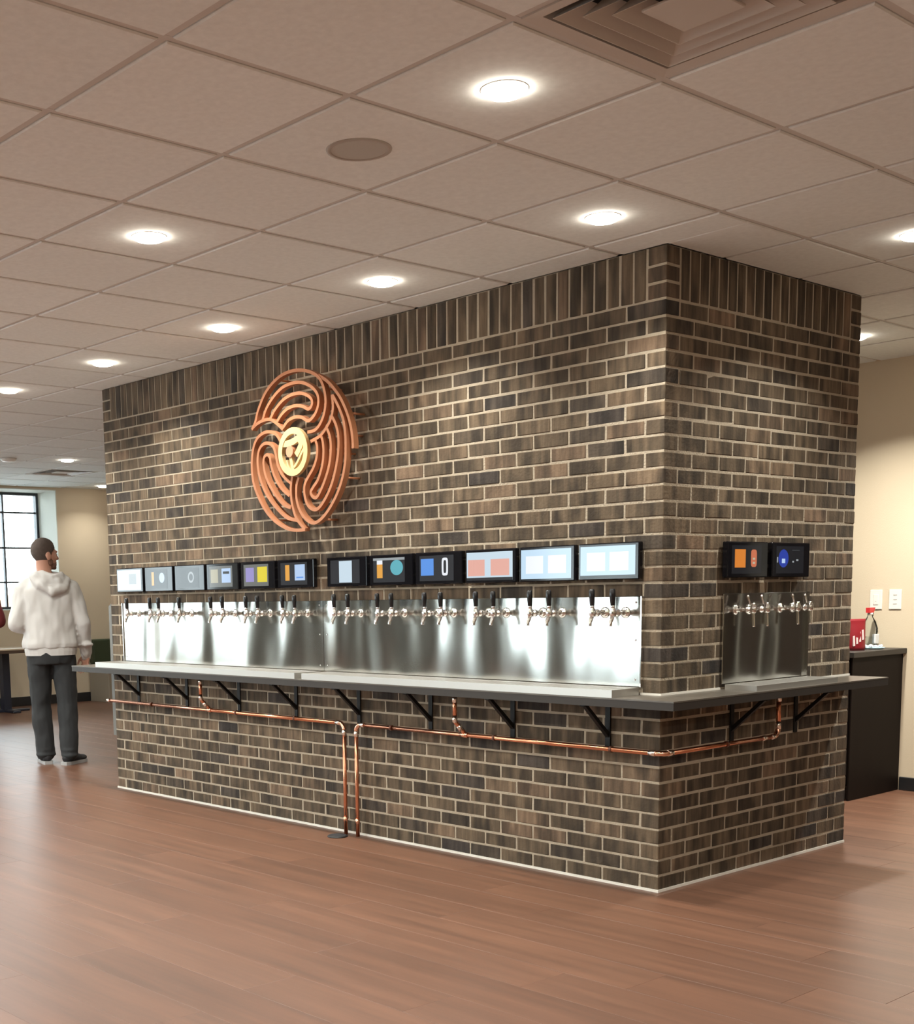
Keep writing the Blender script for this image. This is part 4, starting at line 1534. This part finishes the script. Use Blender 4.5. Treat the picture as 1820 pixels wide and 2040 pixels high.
def capsule(bm, p0, r0, p1, r1):
    """Tapered limb segment with round ends."""
    p0, p1 = Vector(p0), Vector(p1)
    t = (p1 - p0).normalized()
    pts, rs = [], []
    for a in (0.15, 0.5, 0.85):
        pts.append(p0 - t * r0 * math.cos(a * PI / 2) )
        rs.append(r0 * math.sin(a * PI / 2))
    pts += [p0, p1]
    rs += [r0, r1]
    for a in (0.85, 0.5, 0.15):
        pts.append(p1 + t * r1 * math.cos(a * PI / 2))
        rs.append(r1 * math.sin(a * PI / 2))
    tube(bm, pts, rs, 14)


def limb(bm, seq):
    for (p0, r0), (p1, r1) in zip(seq, seq[1:]):
        capsule(bm, p0, r0, p1, r1)


def loft(bm, rings, seg=28, e=0.85):
    rows = []
    for z, cx, cy, rx, ry in rings:
        rows.append([bm.verts.new((cx + rx * math.copysign(abs(math.cos(a)) ** e, math.cos(a)), cy + ry * math.copysign(abs(math.sin(a)) ** e, math.sin(a)), z)) for a in [2 * PI * k / seg for k in range(seg)]])
    for a, c in zip(rows, rows[1:]):
        for k in range(seg):
            bm.faces.new((a[k], a[(k + 1) % seg], c[(k + 1) % seg], c[k]))
    bm.faces.new(rows[0][::-1])
    bm.faces.new(rows[-1])


def fuse(name, bm, m, voxel, smooth, amp=0.0, frq=(1, 1, 1)):
    """Melt overlapping closed shapes into one continuous skin."""
    me = finish(bm, name, m)
    o = bpy.data.objects.new('fuse', me)
    C.objects.link(o)
    r = o.modifiers.new('r', 'REMESH')
    r.mode = 'VOXEL'
    r.voxel_size = voxel
    r.use_smooth_shade = True
    s = o.modifiers.new('s', 'SMOOTH')
    s.factor = 0.5
    s.iterations = smooth
    dg = bpy.context.evaluated_depsgraph_get()
    new = bpy.data.meshes.new_from_object(o.evaluated_get(dg))
    new.name = name
    if amp:                              # soft cloth folds
        nn = [v.normal.copy() for v in new.vertices]
        for v, q in zip(new.vertices, nn):
            u = Vector((v.co.x * frq[0], v.co.y * frq[1], v.co.z * frq[2]))
            k = mnoise.noise(u) + 0.5 * mnoise.noise(u * 2.1 + Vector((7, 3, 1)))
            v.co += q * amp * k
    bpy.data.objects.remove(o, do_unlink=True)
    new.materials.clear()
    new.materials.append(m)
    for p in new.polygons:
        p.use_smooth = True
    return new


def rz3(deg):
    return Matrix.Rotation(math.radians(deg), 3, 'Z')


def make_person(label, loc, rz, top_m, look):
    P = thing('person', label, 'person', loc, rz)
    HR = rz3(look)                       # head turn, 0 = facing +y
    HCn = Vector((-0.015, 0.0, 1.648))
    hp = lambda x, y, z: HCn + HR @ Vector((x, y, z))
    # --- joints
    shR, elR, wrR = (0.172, 0.0, 1.375), (0.262, -0.035, 1.115), (0.272, 0.055, 0.885)
    shL, elL, wrL = (-0.178, 0.0, 1.375), (-0.258, -0.03, 1.120), (-0.150, 0.215, 1.080)
    hipL, knL, anL = (-0.095, 0.0, 0.87), (-0.100, 0.03, 0.475), (-0.076, 0.02, 0.085)
    hipR, knR, anR = (0.095, 0.0, 0.87), (0.108, -0.03, 0.475), (0.106, -0.10, 0.085)
    # --- body: one continuous skin from head to feet
    bm = bmesh.new()
    ellipsoid(bm, hp(0, -0.012, 0.042), (0.077, 0.098, 0.094), HR)
    ellipsoid(bm, hp(0, 0.030, -0.010), (0.068, 0.070, 0.085), HR)
    ellipsoid(bm, hp(0, 0.046, -0.066), (0.050, 0.048, 0.042), HR)
    ellipsoid(bm, hp(0, 0.080, -0.090), (0.022, 0.018, 0.018), HR)
    ellipsoid(bm, hp(0, 0.082, 0.030), (0.056, 0.018, 0.014), HR)
    capsule(bm, hp(0, 0.096, 0.018), 0.009, hp(0, 0.116, -0.022), 0.0125)
    for s in (-1, 1):
        ellipsoid(bm, hp(s * 0.012, 0.108, -0.026), (0.009, 0.011, 0.008), HR)
        ellipsoid(bm, hp(s * 0.040, 0.070, -0.020), (0.022, 0.020, 0.018), HR)
        ellipsoid(bm, hp(s * 0.079, -0.012, -0.006), (0.011, 0.024, 0.034), HR @ Matrix.Rotation(0.15, 3, 'X'))
    ellipsoid(bm, hp(0, 0.092, -0.052), (0.024, 0.012, 0.006), HR)
    ellipsoid(bm, hp(0, 0.091, -0.063), (0.021, 0.012, 0.007), HR)
    capsule(bm, (-0.012, -0.005, 1.42), 0.062, hp(0, -0.020, -0.055), 0.056)
    loft(bm, [(0.84, 0, 0, 0.15, 0.09), (1.0, 0, 0, 0.15, 0.10), (1.2, 0, 0, 0.16, 0.10), (1.36, 0, 0, 0.17, 0.09), (1.44, 0, 0, 0.12, 0.07), (1.48, 0, 0, 0.06, 0.05)])
    limb(bm, [(shR, 0.055), (elR, 0.042), (wrR, 0.028)])
    limb(bm, [(shL, 0.055), (elL, 0.042), (wrL, 0.028)])
    limb(bm, [(hipL, 0.085), (knL, 0.055), (anL, 0.040), ((-0.075, 0.05, 0.045), 0.034)])
    limb(bm, [(hipR, 0.085), (knR, 0.055), (anR, 0.040), ((0.112, -0.075, 0.045), 0.034)])

    def hand(w_, d, side_, curl):
        """Palm and five separate fingers from wrist w_, pointing along d; side_ is where the thumb leaves."""
        w_, d, side_ = Vector(w_), Vector(d).normalized(), Vector(side_).normalized()
        nrm = Vector(curl).normalized()
        pc_ = w_ + d * 0.050
        M = Matrix((side_, d, nrm)).transposed()
        capsule(bm, w_, 0.026, w_ + d * 0.02, 0.024)
        ellipsoid(bm, pc_, (0.040, 0.048, 0.017), M)
        for k, (off, ln) in enumerate(((0.030, 0.072), (0.010, 0.082), (-0.010, 0.076), (-0.030, 0.058))):
            a = w_ + d * 0.085 + side_ * off
            b1 = a + d * ln * 0.5 + nrm * ln * 0.12 + side_ * off * 0.12
            c1 = b1 + d * ln * 0.36 + nrm * ln * 0.36
            limb(bm, [(a, 0.0092), (b1, 0.0085), (c1, 0.0072)])
        a = w_ + d * 0.025 + side_ * 0.030
        b1 = a + side_ * 0.026 + d * 0.028 + nrm * 0.010
        c1 = b1 + side_ * 0.004 + d * 0.030 + nrm * 0.010
        limb(bm, [(a, 0.0125), (b1, 0.0105), (c1, 0.0085)])
    hand((0.272, 0.060, 0.868), (-0.10, 0.10, -1), (-0.75, 0.65, 0), (-0.65, -0.75, 0))
    hand((-0.140, 0.235, 1.088), (0.8, 0.55, 0.05), (0, 0, 1), (0.5, -0.85, 0))
    obj('body', fuse('body', bm, skin, 0.0058, 4), None, P)
    # --- eyes
    for s in (-1, 1):
        bm = bmesh.new()
        ellipsoid(bm, hp(s * 0.031, 0.083, 0.010), (0.013, 0.012, 0.009), HR, 12, 8)
        e_ = obj('eye', bm, eyew_m, P)
        bm = bmesh.new()
        ellipsoid(bm, hp(s * 0.031, 0.0925, 0.010), (0.005, 0.003, 0.005), HR, 10, 6)
        obj('iris', bm, eye_m, e_)
    # --- cropped hair: cap over the skull with a hairline
    bm = bmesh.new()
    nu, nv = 40, 24
    grid = {}
    for i in range(nv + 1):
        th = PI * i / nv
        for k in range(nu):
            ph = 2 * PI * k / nu
            u = Vector((math.sin(th) * math.cos(ph), math.sin(th) * math.sin(ph), math.cos(th)))
            grid[i, k] = (u, Vector((u.x * 0.0815, u.y * 0.1025 - 0.012, u.z * 0.0985 + 0.042)))

    def keep(v):
        line = 0.064 if v.z > 0.06 else 0.064 - (0.06 - v.z) * 0.75
        return v.y < line and v.z > -0.047 + max(0.0, v.y + 0.03) * 0.55
    vv = {}
    for i in range(nv):
        for k in range(nu):
            q = [(i, k), (i + 1, k), (i + 1, (k + 1) % nu), (i, (k + 1) % nu)]
            if all(keep(grid[x][1]) for x in q):
                for x in q:
                    if x not in vv:
                        vv[x] = bm.verts.new(hp(*grid[x][1]))
                try:
                    bm.faces.new([vv[x] for x in q]).smooth = True
                except ValueError:
                    pass
    bmesh.ops.remove_doubles(bm, verts=bm.verts[:], dist=0.0005)
    bmesh.ops.solidify(bm, geom=bm.faces[:], thickness=0.006)
    obj('hair', bm, hair_m, P)
    bm = bmesh.new()
    ellipsoid(bm, hp(0, 0.050, -0.070), (0.052, 0.048, 0.040), HR)
    ellipsoid(bm, hp(0, 0.083, -0.092), (0.022, 0.018, 0.019), HR)
    for s in (-1, 1):
        ellipsoid(bm, hp(s * 0.052, 0.018, -0.045), (0.016, 0.026, 0.036), HR)
    obj('beard', fuse('beard', bm, beard_m, 0.006, 2), None, P)
    # --- hooded sweatshirt
    bm = bmesh.new()
    loft(bm, [(0.925, 0, 0, 0.213, 0.150), (0.96, 0, 0, 0.218, 0.158), (1.05, 0, 0, 0.205, 0.150), (1.18, 0, 0, 0.205, 0.145), (1.30, 0, 0, 0.215, 0.140),
              (1.38, 0, 0, 0.212, 0.128), (1.44, -0.005, 0, 0.165, 0.108), (1.485, -0.008, 0, 0.095, 0.085), (1.51, -0.010, 0, 0.078, 0.075)])
    limb(bm, [((0.10, 0, 1.425), 0.070), (shR, 0.080), (elR, 0.066), (wrR, 0.047)])
    limb(bm, [((-0.11, 0, 1.425), 0.070), (shL, 0.080), (elL, 0.068), (wrL, 0.046)])
    for p in ((0.282, -0.02, 0.945), (0.255, 0.03, 0.935)):
        ellipsoid(bm, p, (0.052, 0.052, 0.022))
    # hood lying on the back
    ring = []
    for k in range(18):
        a = 2 * PI * k / 18
        ring.append((-0.010 + 0.088 * math.cos(a), -0.012 + 0.080 * math.sin(a), 1.492 - 0.020 * math.sin(a) * -1))
    for a, b_ in zip(ring, ring[1:] + ring[:1]):
        capsule(bm, a, 0.024, b_, 0.024)
    limb(bm, [((-0.115, -0.075, 1.485), 0.035), ((-0.06, -0.125, 1.42), 0.040), ((0.03, -0.150, 1.372), 0.040), ((0.11, -0.125, 1.395), 0.038), ((0.150, -0.060, 1.455), 0.030)])
    limb(bm, [((-0.08, -0.09, 1.49), 0.04), ((0.0, -0.12, 1.445), 0.046), ((0.08, -0.11, 1.435), 0.046), ((0.12, -0.06, 1.47), 0.032)])
    limb(bm, [((-0.05, -0.10, 1.50), 0.026), ((0.03, -0.130, 1.478), 0.026), ((0.105, -0.085, 1.492), 0.024)])
    hd = obj('hooded_sweatshirt', fuse('hooded_sweatshirt', bm, top_m, 0.008, 4, 0.013, (11, 11, 5.5)), None, P)
    bm = bmesh.new()
    loft(bm, [(0.868, 0, 0, 0.198, 0.138), (0.90, 0, 0, 0.204, 0.143), (0.935, 0, 0, 0.206, 0.146)])
    obj('ribbed_hem', bm, top_m, hd)
    for w_, e_ in ((wrR, elR), (wrL, elL)):
        d = (Vector(w_) - Vector(e_)).normalized()
        bm = bmesh.new()
        tube(bm, [Vector(w_) + d * 0.010, Vector(w_) + d * 0.045, Vector(w_) + d * 0.062], [0.044, 0.036, 0.034], 18)
        obj('cuff', bm, top_m, hd)
    # --- trousers
    bm = bmesh.new()
    loft(bm, [(0.80, 0, 0.0, 0.180, 0.130), (0.86, 0, 0.0, 0.190, 0.135), (0.93, 0, 0, 0.186, 0.128)])
    limb(bm, [((-0.094, 0.0, 0.83), 0.100), (knL, 0.080), ((-0.085, 0.02, 0.22), 0.078), (anL, 0.072)])
    limb(bm, [((0.094, 0.0, 0.83), 0.100), (knR, 0.080), ((0.108, -0.085, 0.22), 0.078), (anR, 0.072)])
    for p in (anL, anR):
        ellipsoid(bm, (p[0], p[1], 0.075), (0.078, 0.085, 0.022))
        ellipsoid(bm, (p[0], p[1], 0.12), (0.074, 0.078, 0.018))
    obj('trousers', fuse('trousers', bm, pants_m, 0.009, 3, 0.011, (10, 10, 7)), None, P)
    # --- shoes
    for p, ang in ((anL, 12), (anR, -38)):
        R_ = rz3(ang)
        o3 = Vector((p[0], p[1], 0))
        sp_ = lambda x, y, z: o3 + R_ @ Vector((x, y, z))
        bm = bmesh.new()
        ellipsoid(bm, sp_(0, -0.020, 0.055), (0.040, 0.060, 0.045), R_)
        ellipsoid(bm, sp_(0, 0.060, 0.046), (0.043, 0.090, 0.036), R_)
        ellipsoid(bm, sp_(0, 0.140, 0.038), (0.044, 0.065, 0.028), R_)
        sh_ = obj('shoe', fuse('shoe', bm, shoe_m, 0.007, 2), None, P)
        out_ = [(0.030, -0.080), (0.042, -0.04), (0.038, 0.05), (0.047, 0.13), (0.035, 0.185), (0.0, 0.21), (-0.035, 0.185), (-0.047, 0.13), (-0.038, 0.05), (-0.042, -0.04), (-0.030, -0.080)]
        bm = bmesh.new()
        prism(bm, [sp_(x, y, 0.0) for x, y in out_], (0, 0, 0.026))
        obj('sole', bm, sole_m, sh_)
    return P


make_person('person in light grey hoodie and charcoal trousers, seen from behind, looking right', (-6.005, 0.345, 0.0), math.radians(61.9), hood_grey, -58)
p2 = make_person('person in dark red top, only an elbow inside the left picture edge', (-7.963, 0.575, 0.0), math.radians(61.9), hood_red, 30)
p2.scale = (-1, 1, 1)
